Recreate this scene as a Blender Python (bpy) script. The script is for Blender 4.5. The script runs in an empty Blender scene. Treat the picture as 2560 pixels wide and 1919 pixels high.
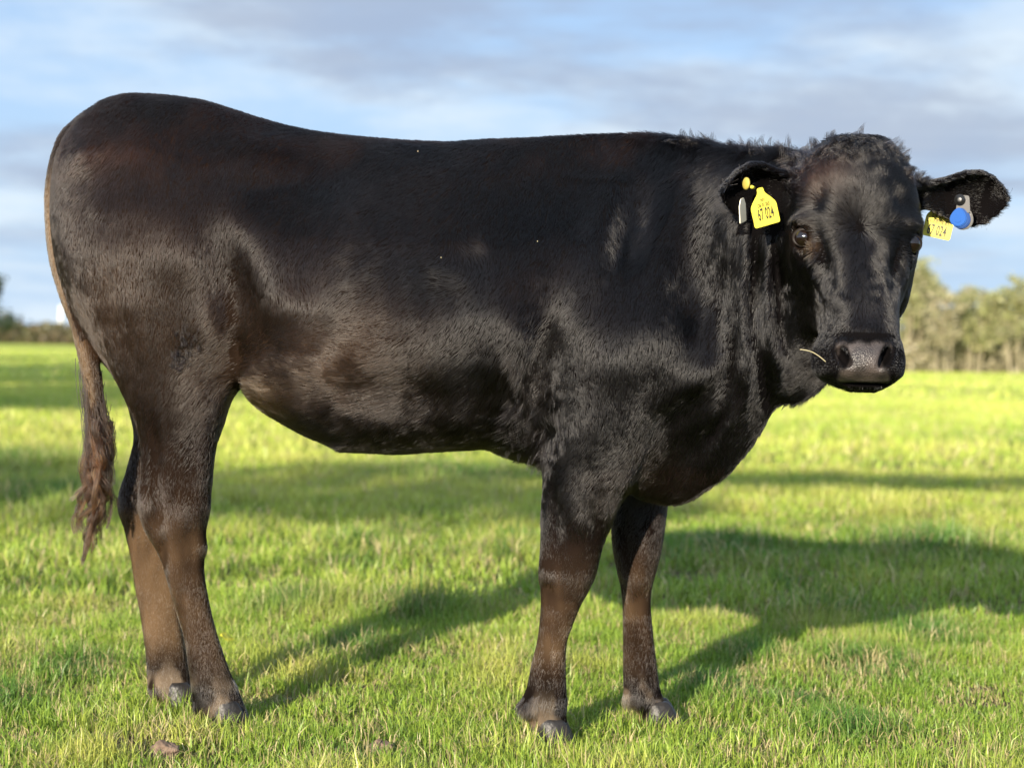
import bpy, bmesh, math, random
import numpy as np
from mathutils import Vector, Matrix, Euler

rng = np.random.default_rng(7)
random.seed(7)
scene = bpy.context.scene
COL = scene.collection
R = math.radians

# ------------------------------------------------------------------ camera
FPX = 2000.0                      # focal length in pixels of the 1024 wide frame
CAM_H = 0.77
CAM_M = Euler((R(90 - 0.88), 0, 0)).to_matrix() @ Matrix.Rotation(R(1.3), 3, 'Z')
cam_data = bpy.data.cameras.new("camera")
cam = bpy.data.objects.new("camera", cam_data)
COL.objects.link(cam)
cam.matrix_world = Matrix.Translation((0, 0, CAM_H)) @ CAM_M.to_4x4()
cam_data.sensor_width = 36.0
cam_data.lens = 36.0 * FPX / 1024
cam_data.clip_start = 0.1
cam_data.clip_end = 6000
cam_data.dof.use_dof = True
cam_data.dof.focus_distance = 3.86
cam_data.dof.aperture_fstop = 4.4
scene.camera = cam

# ------------------------------------------------------------------ light
SUN_AZ = R(200.0)                 # clockwise from +Y: behind the camera, to its left
SUN_EL = R(15.0)
to_sun = Vector((math.sin(SUN_AZ) * math.cos(SUN_EL), math.cos(SUN_AZ) * math.cos(SUN_EL), math.sin(SUN_EL)))
sun_data = bpy.data.lights.new("sun", 'SUN')
sun_data.energy = 5.0
sun_data.angle = R(0.53)
sun_data.color = (1.0, 0.88, 0.70)
sun = bpy.data.objects.new("sun", sun_data)
COL.objects.link(sun)
sun.rotation_euler = to_sun.to_track_quat('Z', 'Y').to_euler()
sun.location = to_sun * 30

world = bpy.data.worlds.new("World")
scene.world = world
world.use_nodes = True
wn, wl = world.node_tree.nodes, world.node_tree.links
wn.clear()

def node(nt, kind, **kw):
    n = nt.nodes.new(kind)
    for k, v in kw.items():
        if k == 'op':
            n.operation = v
        elif hasattr(n, k):
            setattr(n, k, v)
    return n

def build_world():
    nt = world.node_tree
    L = nt.links.new
    out = node(nt, 'ShaderNodeOutputWorld')
    bg = node(nt, 'ShaderNodeBackground')
    bg.inputs['Strength'].default_value = 0.060
    L(bg.outputs[0], out.inputs[0])
    sky = node(nt, 'ShaderNodeTexSky', sky_type='NISHITA')
    sky.sun_disc = False
    sky.sun_elevation = SUN_EL
    sky.sun_rotation = SUN_AZ
    sky.air_density = 0.8
    sky.dust_density = 0.2
    sky.ozone_density = 4.0
    # direction -> a cloud layer seen from below: (x, y) / (z + c)
    tc = node(nt, 'ShaderNodeTexCoord')
    sep = node(nt, 'ShaderNodeSeparateXYZ')
    L(tc.outputs['Generated'], sep.inputs[0])
    zc = node(nt, 'ShaderNodeMath', op='MAXIMUM'); L(sep.outputs[2], zc.inputs[0]); zc.inputs[1].default_value = 0.0
    za = node(nt, 'ShaderNodeMath', op='ADD'); L(zc.outputs[0], za.inputs[0]); za.inputs[1].default_value = 0.10
    comb = node(nt, 'ShaderNodeCombineXYZ')
    for i in (0, 1):
        d = node(nt, 'ShaderNodeMath', op='DIVIDE')
        L(sep.outputs[i], d.inputs[0]); L(za.outputs[0], d.inputs[1]); L(d.outputs[0], comb.inputs[i])
    def cloud_noise(scale, loc, detail, rough, lo, hi, rot=0.0, sx=1.0, sy=1.0, dist=0.0):
        mp = node(nt, 'ShaderNodeMapping')
        mp.inputs['Location'].default_value = loc
        mp.inputs['Rotation'].default_value = (0, 0, rot)
        mp.inputs['Scale'].default_value = (sx, sy, 1)
        L(comb.outputs[0], mp.inputs['Vector'])
        n = node(nt, 'ShaderNodeTexNoise')
        n.inputs['Scale'].default_value = scale
        n.inputs['Detail'].default_value = detail
        n.inputs['Roughness'].default_value = rough
        n.inputs['Distortion'].default_value = dist
        L(mp.outputs[0], n.inputs['Vector'])
        mr = node(nt, 'ShaderNodeMapRange')
        mr.interpolation_type = 'SMOOTHSTEP'
        mr.inputs['From Min'].default_value = lo
        mr.inputs['From Max'].default_value = hi
        L(n.outputs[0], mr.inputs['Value'])
        return mr.outputs[0]
    def mix(fac, a, b):
        m = node(nt, 'ShaderNodeMix', data_type='RGBA')
        L(fac, m.inputs[0])
        for i, s in ((6, a), (7, b)):
            if isinstance(s, tuple):
                m.inputs[i].default_value = (*s, 1)
            else:
                L(s, m.inputs[i])
        return m.outputs[2]
    def scaled(s, k):
        m = node(nt, 'ShaderNodeMath', op='MULTIPLY'); L(s, m.inputs[0]); m.inputs[1].default_value = k
        return m.outputs[0]
    veil = scaled(cloud_noise(0.75, (3.1, 1.7, 0), 7, 0.58, 0.42, 0.68, sx=1.4), WV[0])
    grey = scaled(cloud_noise(0.85, WV[2], 8, 0.62, 0.445, 0.63, rot=0.25, sx=1.1, dist=0.25), WV[1])
    hz = node(nt, 'ShaderNodeMapRange'); hz.interpolation_type = 'SMOOTHSTEP'
    hz.inputs['From Min'].default_value = 0.0; hz.inputs['From Max'].default_value = 0.17
    hz.inputs['To Min'].default_value = 0.97; hz.inputs['To Max'].default_value = 0.62
    L(sep.outputs[2], hz.inputs['Value'])
    c = mix(hz.outputs[0], sky.outputs[0], WV[5])
    c = mix(veil, c, WV[3])
    gf = node(nt, 'ShaderNodeMapRange'); gf.interpolation_type = 'SMOOTHSTEP'
    gf.inputs['From Min'].default_value = 0.015; gf.inputs['From Max'].default_value = 0.085
    L(sep.outputs[2], gf.inputs['Value'])
    gm = node(nt, 'ShaderNodeMath', op='MULTIPLY'); L(grey, gm.inputs[0]); L(gf.outputs[0], gm.inputs[1])
    c = mix(gm.outputs[0], c, WV[4])
    # haze and cloud scatter forward: the sky brightens smoothly towards the sun
    dt = node(nt, 'ShaderNodeVectorMath', op='DOT_PRODUCT'); L(tc.outputs['Generated'], dt.inputs[0]); dt.inputs[1].default_value = to_sun
    h1 = node(nt, 'ShaderNodeMath', op='MULTIPLY_ADD'); L(dt.outputs['Value'], h1.inputs[0]); h1.inputs[1].default_value = .5; h1.inputs[2].default_value = .5
    h2 = node(nt, 'ShaderNodeMath', op='POWER'); L(h1.outputs[0], h2.inputs[0]); h2.inputs[1].default_value = 2.0
    h3 = node(nt, 'ShaderNodeMath', op='MULTIPLY_ADD'); L(h2.outputs[0], h3.inputs[0]); h3.inputs[1].default_value = 1.5; h3.inputs[2].default_value = 1.0
    vs = node(nt, 'ShaderNodeVectorMath', op='SCALE'); L(c, vs.inputs[0]); L(h3.outputs[0], vs.inputs['Scale'])
    L(vs.outputs[0], bg.inputs['Color'])

# veil amount, grey-cloud amount, grey-cloud offset, veil colour, cloud colour
WV = (0.9, 0.74, (0.66, 4.6, 0), (5.3, 6.1, 6.8), (2.7, 3.2, 4.2), (3.7, 4.85, 6.4))
build_world()

scene.view_settings.view_transform = 'Standard'
scene.view_settings.look = 'None'
scene.view_settings.gamma = 1.0
scene.view_settings.use_curve_mapping = False
scene.view_settings.exposure = 1.3
scene.render.film_transparent = False
scene.cycles.use_adaptive_sampling = True
scene.cycles.adaptive_threshold = 0.006
scene.cycles.max_bounces = 8
scene.cycles.transparent_max_bounces = 12
scene.cycles.use_denoising = True
scene.cycles.denoiser = 'OPENIMAGEDENOISE'
scene.cycles.denoising_input_passes = 'RGB_ALBEDO_NORMAL'
scene.cycles.denoising_prefilter = 'ACCURATE'
scene.cycles.sample_clamp_indirect = 6.0
scene.render.threads_mode = 'AUTO'

# ------------------------------------------------------------------ helpers
U = 1024.0 / 2212.0
CM = np.array(CAM_M)
def ray(ux, uy):
    d = np.array(((ux * U - 512) / FPX, (383.5 - uy * U) / FPX, -1.0))
    return CM @ d
def W(ux, uy, Y):
    """world point at depth Y that is seen at (ux, uy) of the 2212 px wide reading grid"""
    d = ray(ux, uy)
    return np.array((0, 0, CAM_H)) + d * (Y / d[1])

def tag(o, label=None, category=None, group=None, kind=None):
    for k, v in (('label', label), ('category', category), ('group', group), ('kind', kind)):
        if v:
            o[k] = v
    return o

def link(name, data, parent=None, mat=None):
    o = bpy.data.objects.new(name, data)
    COL.objects.link(o)
    if parent is not None:
        o.parent = parent
        o.matrix_parent_inverse = parent.matrix_world.inverted()
    if mat is not None:
        data.materials.append(mat)
    return o

def empty(name, loc):
    o = bpy.data.objects.new(name, None)
    COL.objects.link(o)
    o.empty_display_size = 0.05
    o.location = loc
    o.matrix_world = Matrix.Translation(Vector(loc))
    return o

def np_mesh(name, verts, faces, smooth=True):
    """faces: (n,k) int array, k = 3 or 4"""
    me = bpy.data.meshes.new(name)
    verts = np.ascontiguousarray(verts, np.float32)
    faces = np.ascontiguousarray(faces, np.int32)
    n, k = faces.shape
    me.vertices.add(len(verts)); me.vertices.foreach_set('co', verts.ravel())
    me.loops.add(n * k); me.loops.foreach_set('vertex_index', faces.ravel())
    me.polygons.add(n)
    me.polygons.foreach_set('loop_start', np.arange(0, n * k, k, dtype=np.int32))
    me.update(calc_edges=True)
    if smooth:
        me.polygons.foreach_set('use_smooth', np.ones(n, bool))
    me.update()
    return me

def bm_obj(name, bm, parent=None, mat=None, smooth=True):
    me = bpy.data.meshes.new(name)
    bm.to_mesh(me); bm.free()
    if smooth:
        me.polygons.foreach_set('use_smooth', np.ones(len(me.polygons), bool))
    return link(name, me, parent, mat)

def material(name, color=(0.5, 0.5, 0.5), rough=0.6, spec=0.5, metallic=0.0):
    m = bpy.data.materials.new(name)
    m.use_nodes = True
    b = m.node_tree.nodes['Principled BSDF']
    b.inputs['Base Color'].default_value = (*color, 1)
    b.inputs['Roughness'].default_value = rough
    b.inputs['Specular IOR Level'].default_value = spec
    b.inputs['Metallic'].default_value = metallic
    return m, m.node_tree, b

def add_noise_color(m, nt, b, ramp, scale, detail=5, coord='Object', rough=0.6):
    tc = node(nt, 'ShaderNodeTexCoord')
    n = node(nt, 'ShaderNodeTexNoise')
    n.inputs['Scale'].default_value = scale
    n.inputs['Detail'].default_value = detail
    n.inputs['Roughness'].default_value = rough
    nt.links.new(tc.outputs[coord], n.inputs['Vector'])
    cr = node(nt, 'ShaderNodeValToRGB')
    els = cr.color_ramp.elements
    els[0].position, els[0].color = ramp[0][0], (*ramp[0][1], 1)
    els[1].position, els[1].color = ramp[-1][0], (*ramp[-1][1], 1)
    for p, c in ramp[1:-1]:
        e = els.new(p); e.color = (*c, 1)
    nt.links.new(n.outputs[0], cr.inputs[0])
    nt.links.new(cr.outputs[0], b.inputs['Base Color'])
    return tc, n, cr

def add_bump(nt, b, tc, scale, strength, dist=0.01, coord='Object', detail=4):
    n = node(nt, 'ShaderNodeTexNoise')
    n.inputs['Scale'].default_value = scale
    n.inputs['Detail'].default_value = detail
    nt.links.new(tc.outputs[coord], n.inputs['Vector'])
    bp = node(nt, 'ShaderNodeBump')
    bp.inputs['Strength'].default_value = strength
    bp.inputs['Distance'].default_value = dist
    nt.links.new(n.outputs[0], bp.inputs['Height'])
    nt.links.new(bp.outputs[0], b.inputs['Normal'])

# cheap smooth value noise on points (numpy)
_G = rng.random((64, 64, 64)).astype(np.float32)
def vnoise(p, scale=1.0, seed=0):
    q = np.asarray(p, np.float64) * scale + seed * 17.13
    i = np.floor(q).astype(int); f = q - i
    f = f * f * (3 - 2 * f)
    r = 0
    for dx in (0, 1):
        wx = f[..., 0] if dx else 1 - f[..., 0]
        for dy in (0, 1):
            wy = f[..., 1] if dy else 1 - f[..., 1]
            for dz in (0, 1):
                wz = f[..., 2] if dz else 1 - f[..., 2]
                r = r + wx * wy * wz * _G[(i[..., 0] + dx) & 63, (i[..., 1] + dy) & 63, (i[..., 2] + dz) & 63]
    return r            # 0..1
def fnoise(p, scale=1.0, seed=0, octaves=3):
    r, a, t = 0, 1.0, 0
    for k in range(octaves):
        r = r + a * vnoise(p, scale * 2 ** k, seed + k); t += a; a *= 0.5
    return r / t
def sstep(x, a, b):
    t = np.clip((x - a) / (b - a), 0, 1); return t * t * (3 - 2 * t)
# ------------------------------------------------------------------ the heifer: one signed field, one continuous surface
HV = 0.005
G0 = np.array((-1.06, 3.42, -0.06)); G1 = np.array((1.02, 4.56, 1.34))
GN = np.ceil((G1 - G0) / HV).astype(int) + 1
FLD = np.full(GN, 0.5, np.float32)
GX = (G0[0] + HV * np.arange(GN[0])).astype(np.float32)
GY = (G0[1] + HV * np.arange(GN[1])).astype(np.float32)
GZ = (G0[2] + HV * np.arange(GN[2])).astype(np.float32)

def box_slices(lo, hi):
    s = []
    for a in range(3):
        i0 = int(max(0, math.floor((lo[a] - G0[a]) / HV)))
        i1 = int(min(GN[a], math.ceil((hi[a] - G0[a]) / HV) + 1))
        s.append(slice(i0, max(i0, i1)))
    return tuple(s)

def smin(a, b, k):
    h = np.maximum(k - np.abs(a - b), 0) / k
    return np.minimum(a, b) - h * h * (k * 0.25)

def union(lo, hi, fn, k):
    s = box_slices(lo, hi)
    d = fn(GX[s[0]][:, None, None], GY[s[1]][None, :, None], GZ[s[2]][None, None, :])
    FLD[s] = smin(FLD[s], d.astype(np.float32), k)

def carve(lo, hi, fn, k):
    s = box_slices(lo, hi)
    d = fn(GX[s[0]][:, None, None], GY[s[1]][None, :, None], GZ[s[2]][None, None, :])
    FLD[s] = -smin(-FLD[s], d.astype(np.float32), k)

def interp(xs, ys, x):
    """smooth (cubic hermite, limited slopes) interpolation"""
    xs = np.asarray(xs, float); ys = np.asarray(ys, float)
    o = np.argsort(xs); xs, ys = xs[o], ys[o]
    dx = np.diff(xs); sl = np.diff(ys) / dx
    m = np.empty_like(ys)
    m[0], m[-1] = sl[0], sl[-1]
    a, b = sl[:-1], sl[1:]
    m[1:-1] = np.where(a * b > 0, 2 * a * b / np.where(np.abs(a + b) < 1e-9, 1, a + b), 0)
    x = np.clip(x, xs[0], xs[-1])
    i = np.clip(np.searchsorted(xs, x) - 1, 0, len(xs) - 2)
    t = (x - xs[i]) / dx[i]
    return ((2 * t**3 - 3 * t**2 + 1) * ys[i] + (t**3 - 2 * t**2 + t) * dx[i] * m[i]
            + (-2 * t**3 + 3 * t**2) * ys[i + 1] + (t**3 - t**2) * dx[i] * m[i + 1])

# depth of the spine along the body (head end comes towards the camera)
SP = [(100, 4.275), (300, 4.25), (600, 4.21), (900, 4.17), (1200, 4.125), (1400, 4.085), (1500, 4.05),
      (1580, 4.0), (1660, 3.95), (1740, 3.90), (1800, 3.87)]
SPX = [W(u, 500, y)[0] for u, y in SP]; SPY = [y for u, y in SP]
def spine_y(X): return interp(SPX, SPY, X)
def spine_u(u): return float(interp([a for a, b in SP], SPY, np.array([u]))[0])

TOP = [(116, 430), (122, 350), (140, 302), (165, 268), (195, 240), (235, 215), (290, 204), (350, 207), (430, 217), (500, 237), (560, 256),
       (620, 273), (700, 288), (800, 299), (900, 306), (960, 308), (1050, 303), (1150, 299), (1250, 293), (1330, 290),
       (1400, 291), (1450, 296), (1520, 308), (1580, 320), (1640, 330), (1700, 345), (1760, 365), (1800, 385)]
BOT = [(116, 470), (125, 560), (145, 640), (180, 720), (230, 790), (300, 840), (400, 850), (480, 845), (525, 835), (560, 876), (620, 915),
       (700, 953), (760, 972), (850, 975), (950, 970), (1050, 967), (1110, 985), (1170, 1000), (1250, 1012), (1330, 1040),
       (1390, 1070), (1450, 1075), (1500, 1064), (1560, 1033), (1600, 992), (1650, 922), (1690, 862), (1740, 800), (1800, 740)]
TP = np.array([W(u, v, spine_u(u)) for u, v in TOP]); BP = np.array([W(u, v, spine_u(u)) for u, v in BOT])
WID = [(116, .035), (125, .075), (145, .115), (180, .145), (230, .17), (300, .195), (400, .215), (480, .225), (540, .23), (620, .245), (700, .262),
       (800, .278), (900, .282), (1000, .276), (1100, .26), (1200, .238), (1300, .218), (1400, .197), (1480, .172),
       (1560, .145), (1640, .125), (1720, .110), (1800, .10)]
WX = [W(u, 600, spine_u(u))[0] for u, w in WID]; WW = [w for u, w in WID]
PROF = [(116, .1, .2), (300, .12, .45), (480, .25, .45), (700, .42, .12), (900, .45, .05), (1150, .50, .12), (1300, .62, .22), (1400, .55, .45), (1460, .50, .66),
        (1600, .35, .74), (1800, .3, .7)]
PX_ = [W(u, 600, spine_u(u))[0] for u, a, b in PROF]
def trunk(X, Y, Z):
    x = X[:, 0, 0]
    zt = interp(TP[:, 0], TP[:, 2], x); zb = interp(BP[:, 0], BP[:, 2], x)
    w = interp(WX, WW, x); ym = spine_y(x)
    at = interp(PX_, [a for u, a, b in PROF], x); ab = interp(PX_, [b for u, a, b in PROF], x)
    zc = ((zt + zb) / 2)[:, None, None]; hz = np.maximum((zt - zb) / 2, 0.01)[:, None, None]
    w = w[:, None, None]; ym = ym[:, None, None]
    v = (Z - zc) / hz
    m = 1 - at[:, None, None] * np.clip((v + 0.15) / 1.15, 0, 1.2) ** 1.4 - ab[:, None, None] * np.clip((-v - 0.05) / 0.95, 0, 1.2) ** 1.5
    t = np.abs(Y - ym) / (w * m)
    n = 2.15
    return ((t ** n + np.abs(v) ** n) ** (1 / n) - 1) * np.minimum(w * m, hz)
union((TP[0, 0], 3.6, 0.3), (min(TP[-1, 0], BP[-1, 0]), 4.56, 1.34), trunk, 0.001)

def zloft(levels, k, n=2.0, capt=0.02, capb=0.02):
    """levels: (uy, uxL, uxR, Yc, half depth)"""
    P = []
    for uy, l, r, yc, hy in levels:
        a = W(l, uy, yc); b = W(r, uy, yc)
        P.append(((a[2] + b[2]) / 2, (a[0] + b[0]) / 2, abs(b[0] - a[0]) / 2, yc, hy))
    P = np.array(P); z = P[:, 0]
    m = 0.06
    lo = (np.min(P[:, 1] - P[:, 2]) - m, np.min(P[:, 3] - P[:, 4]) - m, z.min() - m)
    hi = (np.max(P[:, 1] + P[:, 2]) + m, np.max(P[:, 3] + P[:, 4]) + m, z.max() + m)
    zmin, zmax = z.min(), z.max()
    def fn(X, Y, Z):
        q = Z[0, 0]
        c = interp(z, P[:, 1], q); hx = interp(z, P[:, 2], q); yc = interp(z, P[:, 3], q); hy = interp(z, P[:, 4], q)
        ff = ((np.abs((X - c) / hx) ** n + np.abs((Y - yc) / hy) ** n) ** (1 / n) - 1) * np.minimum(hx, hy)
        e = np.maximum(zmin - q, q - zmax)
        return np.maximum(ff, e)
    union(lo, hi, fn, k)

def ellipsoid(c, r, k, rot=None, sub=False):
    c = np.array(c, float); r = np.array(r, float)
    m = max(r) + k + 0.02
    A = np.array(rot.to_matrix()) if rot else np.eye(3)
    def fn(X, Y, Z):
        dx, dy, dz = X - c[0], Y - c[1], Z - c[2]
        q = [(A[0, i] * dx + A[1, i] * dy + A[2, i] * dz) / r[i] for i in range(3)]
        l = np.sqrt(q[0] ** 2 + q[1] ** 2 + q[2] ** 2)
        l2 = np.sqrt((q[0] / r[0]) ** 2 + (q[1] / r[1]) ** 2 + (q[2] / r[2]) ** 2)
        return l * (l - 1) / np.maximum(l2, 1e-6)
    (carve if sub else union)(c - m, c + m, fn, k)

def tube(pts, k, yscale=1.0, sub=6):
    """pts: list of (xyz, radius), smoothed by catmull-rom"""
    P = np.array([np.append(p, r) for p, r in pts], float)
    Q = np.vstack([2 * P[0] - P[1], P, 2 * P[-1] - P[-2]])
    out = []
    for i in range(1, len(Q) - 2):
        for t in np.linspace(0, 1, sub, endpoint=False):
            a, b, c, d = Q[i - 1], Q[i], Q[i + 1], Q[i + 2]
            out.append(0.5 * (2 * b + (c - a) * t + (2 * a - 5 * b + 4 * c - d) * t * t + (3 * b - a - 3 * c + d) * t ** 3))
    out.append(Q[-2]); out = np.array(out)
    def fn(X, Y, Z):
        d = None
        for a, b in zip(out[:-1], out[1:]):
            ba = b[:3] - a[:3]; bb = max(ba @ ba, 1e-9)
            dx, dy, dz = X - a[0], Y - a[1], Z - a[2]
            h = np.clip((dx * ba[0] + dy * ba[1] + dz * ba[2]) / bb, 0, 1)
            e = np.sqrt((dx - h * ba[0]) ** 2 + ((dy - h * ba[1]) * yscale) ** 2 + (dz - h * ba[2]) ** 2) - (a[3] + (b[3] - a[3]) * h)
            d = e if d is None else np.minimum(d, e)
        return d
    m = out[:, 3].max() + 0.05
    union(out[:, :3].min(0) - m, out[:, :3].max(0) + m, fn, k)

def bump(c, r, amp, rot=None):
    """push the surface out (amp > 0) or in, a gaussian of radii r"""
    c = np.array(c, float); r = np.array(r, float)
    A = np.array(rot.to_matrix()) if rot else np.eye(3)
    m = r.max() * 2.4
    s = box_slices(c - m, c + m)
    X, Y, Z = GX[s[0]][:, None, None], GY[s[1]][None, :, None], GZ[s[2]][None, None, :]
    dx, dy, dz = X - c[0], Y - c[1], Z - c[2]
    e = sum(((A[0, i] * dx + A[1, i] * dy + A[2, i] * dz) / r[i]) ** 2 for i in range(3))
    FLD[s] -= (amp * np.exp(-e)).astype(np.float32)

def surf(ux, uy, y0=3.45, y1=4.5):
    """first point of the field's surface along the line of sight through (ux, uy)"""
    d = ray(ux, uy); d = d / d[1]
    ys = np.arange(y0, y1, 0.0025)
    P = np.array((0, 0, CAM_H)) + ys[:, None] * d
    i = np.round((P - G0) / HV).astype(int)
    ok = ((i >= 0) & (i < GN)).all(1)
    f = np.full(len(ys), 1.0); f[ok] = FLD[tuple(i[ok].T)]
    j = np.argmax(f < 0)
    return P[j] if f[j] < 0 else P[len(P) // 2]

# hind legs -------------------------------------------------------
zloft([(290, 250, 400, 4.24, .03), (370, 175, 500, 4.195, .075), (470, 138, 560, 4.155, .105), (560, 142, 575, 4.15, .118), (640, 165, 570, 4.15, .118),
       (700, 196, 552, 4.152, .112), (760, 226, 535, 4.155, .102), (820, 253, 512, 4.158, .09), (870, 275, 496, 4.16, .08), (920, 297, 478, 4.163, .069), (960, 305, 467, 4.165, .06),
       (1020, 305, 460, 4.167, .052), (1080, 300, 455, 4.17, .049), (1130, 308, 447, 4.17, .045), (1190, 338, 441, 4.17, .038),
       (1250, 360, 443, 4.17, .034), (1340, 387, 461, 4.17, .032), (1400, 400, 479, 4.17, .033), (1450, 409, 497, 4.17, .036),
       (1485, 414, 513, 4.17, .040), (1515, 424, 525, 4.17, .042), (1545, 440, 533, 4.17, .042)], 0.05, n=2.2)
zloft([(380, 190, 480, 4.34, .06), (560, 150, 560, 4.375, .10), (700, 196, 545, 4.375, .10), (800, 240, 500, 4.37, .08), (870, 275, 460, 4.365, .066), (940, 290, 440, 4.36, .055),
       (1010, 275, 422, 4.36, .050), (1060, 260, 412, 4.36, .048), (1095, 257, 404, 4.36, .046), (1140, 268, 398, 4.36, .043), (1200, 282, 388, 4.36, .037),
       (1260, 291, 384, 4.36, .033), (1330, 304, 390, 4.36, .032), (1400, 314, 401, 4.36, .033), (1450, 318, 410, 4.36, .036),
       (1490, 322, 420, 4.36, .040), (1512, 345, 424, 4.36, .041)], 0.05, n=2.2)
# fore legs -------------------------------------------------------
zloft([(420, 1280, 1400, 4.06, .02), (500, 1255, 1440, 4.03, .05), (600, 1225, 1490, 3.99, .075), (720, 1195, 1520, 3.972, .09), (800, 1190, 1505, 3.975, .095), (900, 1182, 1450, 3.985, .09),
       (960, 1176, 1415, 3.995, .084), (1010, 1174, 1382, 4.005, .076), (1060, 1173, 1352, 4.012, .069), (1120, 1169, 1325, 4.02, .060),
       (1180, 1167, 1302, 4.025, .050), (1235, 1164, 1288, 4.03, .047), (1270, 1167, 1273, 4.03, .044), (1300, 1168, 1257, 4.03, .039),
       (1340, 1166, 1240, 4.03, .034), (1385, 1160, 1225, 4.03, .031), (1430, 1149, 1222, 4.03, .032), (1480, 1139, 1223, 4.03, .036),
       (1515, 1128, 1225, 4.03, .040), (1545, 1140, 1224, 4.03, .038), (1585, 1148, 1228, 4.03, .040)], 0.045, n=2.2)
zloft([(860, 1320, 1470, 4.20, .06), (1000, 1318, 1452, 4.235, .068), (1090, 1319, 1441, 4.25, .058), (1130, 1320, 1437, 4.25, .053), (1180, 1323, 1430, 4.25, .048),
       (1230, 1332, 1418, 4.25, .044), (1270, 1341, 1408, 4.25, .039), (1310, 1345, 1406, 4.25, .034), (1370, 1346, 1411, 4.25, .031),
       (1430, 1346, 1418, 4.25, .033), (1480, 1347, 1425, 4.25, .038), (1505, 1352, 1433, 4.25, .040), (1530, 1374, 1443, 4.25, .038), (1555, 1388, 1450, 4.25, .040)], 0.045, n=2.2)
# shoulder point, brisket
ellipsoid(W(1495, 775, 3.975), (.085, .085, .115), 0.06)
ellipsoid(W(1470, 965, 4.12), (.10, .055, .08), 0.07)
# tail dock --------------------------------------------------------
TAIL = [(W(250, 248, 4.25), .032), (W(190, 276, 4.262), .031), (W(150, 320, 4.27), .031), (W(126, 400, 4.268), .027), (W(125, 480, 4.255), .026), (W(133, 560, 4.24), .025),
        (W(152, 630, 4.23), .024), (W(173, 690, 4.225), .023), (W(189, 760, 4.228), .021), (W(202, 830, 4.232), .019), (W(212, 900, 4.235), .013), (W(212, 940, 4.235), .008)]
tube(TAIL, 0.006)
# head -------------------------------------------------------------
HEAD = [(306, 1796, 1908, 3.79, .075), (324, 1764, 1928, 3.785, .095), (354, 1738, 1948, 3.78, .115), (400, 1714, 1966, 3.775, .13), (450, 1702, 1976, 3.775, .14),
        (500, 1697, 1980, 3.775, .147), (540, 1702, 1974, 3.77, .15), (580, 1718, 1962, 3.76, .147), (630, 1742, 1948, 3.74, .14), (680, 1770, 1938, 3.71, .125),
        (715, 1774, 1936, 3.688, .118), (745, 1764, 1944, 3.668, .115), (775, 1756, 1950, 3.657, .114), (800, 1757, 1948, 3.652, .108), (820, 1776, 1932, 3.655, .096), (836, 1806, 1908, 3.658, .075), (846, 1836, 1888, 3.66, .045)]
zloft(HEAD, 0.02, n=2.5)
# cheeks / jaw angle
ellipsoid(W(1752, 600, 3.85), (.05, .10, .11), 0.05)
ellipsoid(W(1926, 590, 3.86), (.035, .08, .09), 0.04)
# skull-neck bridge
tube([(W(1640, 520, 3.95), .13), (W(1730, 500, 3.90), .125), (W(1830, 480, 3.85), .11)], 0.06)
# throat below the jaw
ellipsoid(W(1700, 700, 3.90), (.085, .075, .115), 0.06)
# face relief: nasal bridge, brow ridges, eye sockets, poll
def HB(ux, uy, Y, r, a, rot=None):
    p = surf(ux, uy, max(3.45, Y - .16), Y + .16)
    bump(p, r, a, rot)
for ux, uy, Y in ((1741, 500, 3.665), (1962, 508, 3.675)):
    HB(ux + (-2 if ux < 1800 else 4), uy - 27, Y, (.030, .035, .014), .015)
HB(1784, 556, 3.63, (.016, .03, .045), -.020, Euler((0, R(-14), 0))); HB(1936, 560, 3.63, (.016, .03, .045), -.016, Euler((0, R(12), 0)))
HB(1762, 545, 3.64, (.014, .03, .02), .008); HB(1772, 436, 3.66, (.02, .03, .025), -.009); HB(1938, 440, 3.66, (.02, .03, .025), -.007)
HB(1862, 600, 3.60, (.035, .03, .10), .008)
HB(1858, 430, 3.63, (.07, .03, .045), .006)
HB(1760, 640, 3.66, (.03, .05, .05), -.012); HB(1952, 640, 3.66, (.02, .05, .05), -.008)
HB(1855, 318, 3.74, (.06, .05, .03), .006)
# muzzle: lips, nostrils
HB(1866, 718, 3.56, (.05, .03, .010), -.004)
HB(1812, 800, 3.57, (.03, .03, .025), .008); HB(1925, 800, 3.57, (.028, .03, .025), .008)
HB(1862, 775, 3.54, (.035, .03, .03), .006)
for sx, cx in ((1, 1827), (-1, 1911)):
    HB(cx - sx * 10, 772, 3.565, (.013, .03, .022), .007)
    ellipsoid(surf(cx - sx * 4, 768) + np.array((0, .008, 0)), (.0095, .032, .024), 0.005, rot=Euler((0, -sx * R(30), 0)), sub=True)
ellipsoid(surf(1862, 829) + np.array((0, .004, 0)), (.062, .016, .003), 0.004, sub=True)          # mouth line
# eye sockets
EYES = (surf(1733, 512) + np.array((.006, .011, 0)), surf(1972, 524) + np.array((-.003, .017, 0)))
for e in EYES:
    ellipsoid(e, (.023, .022, .020), 0.008, sub=True)
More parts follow.
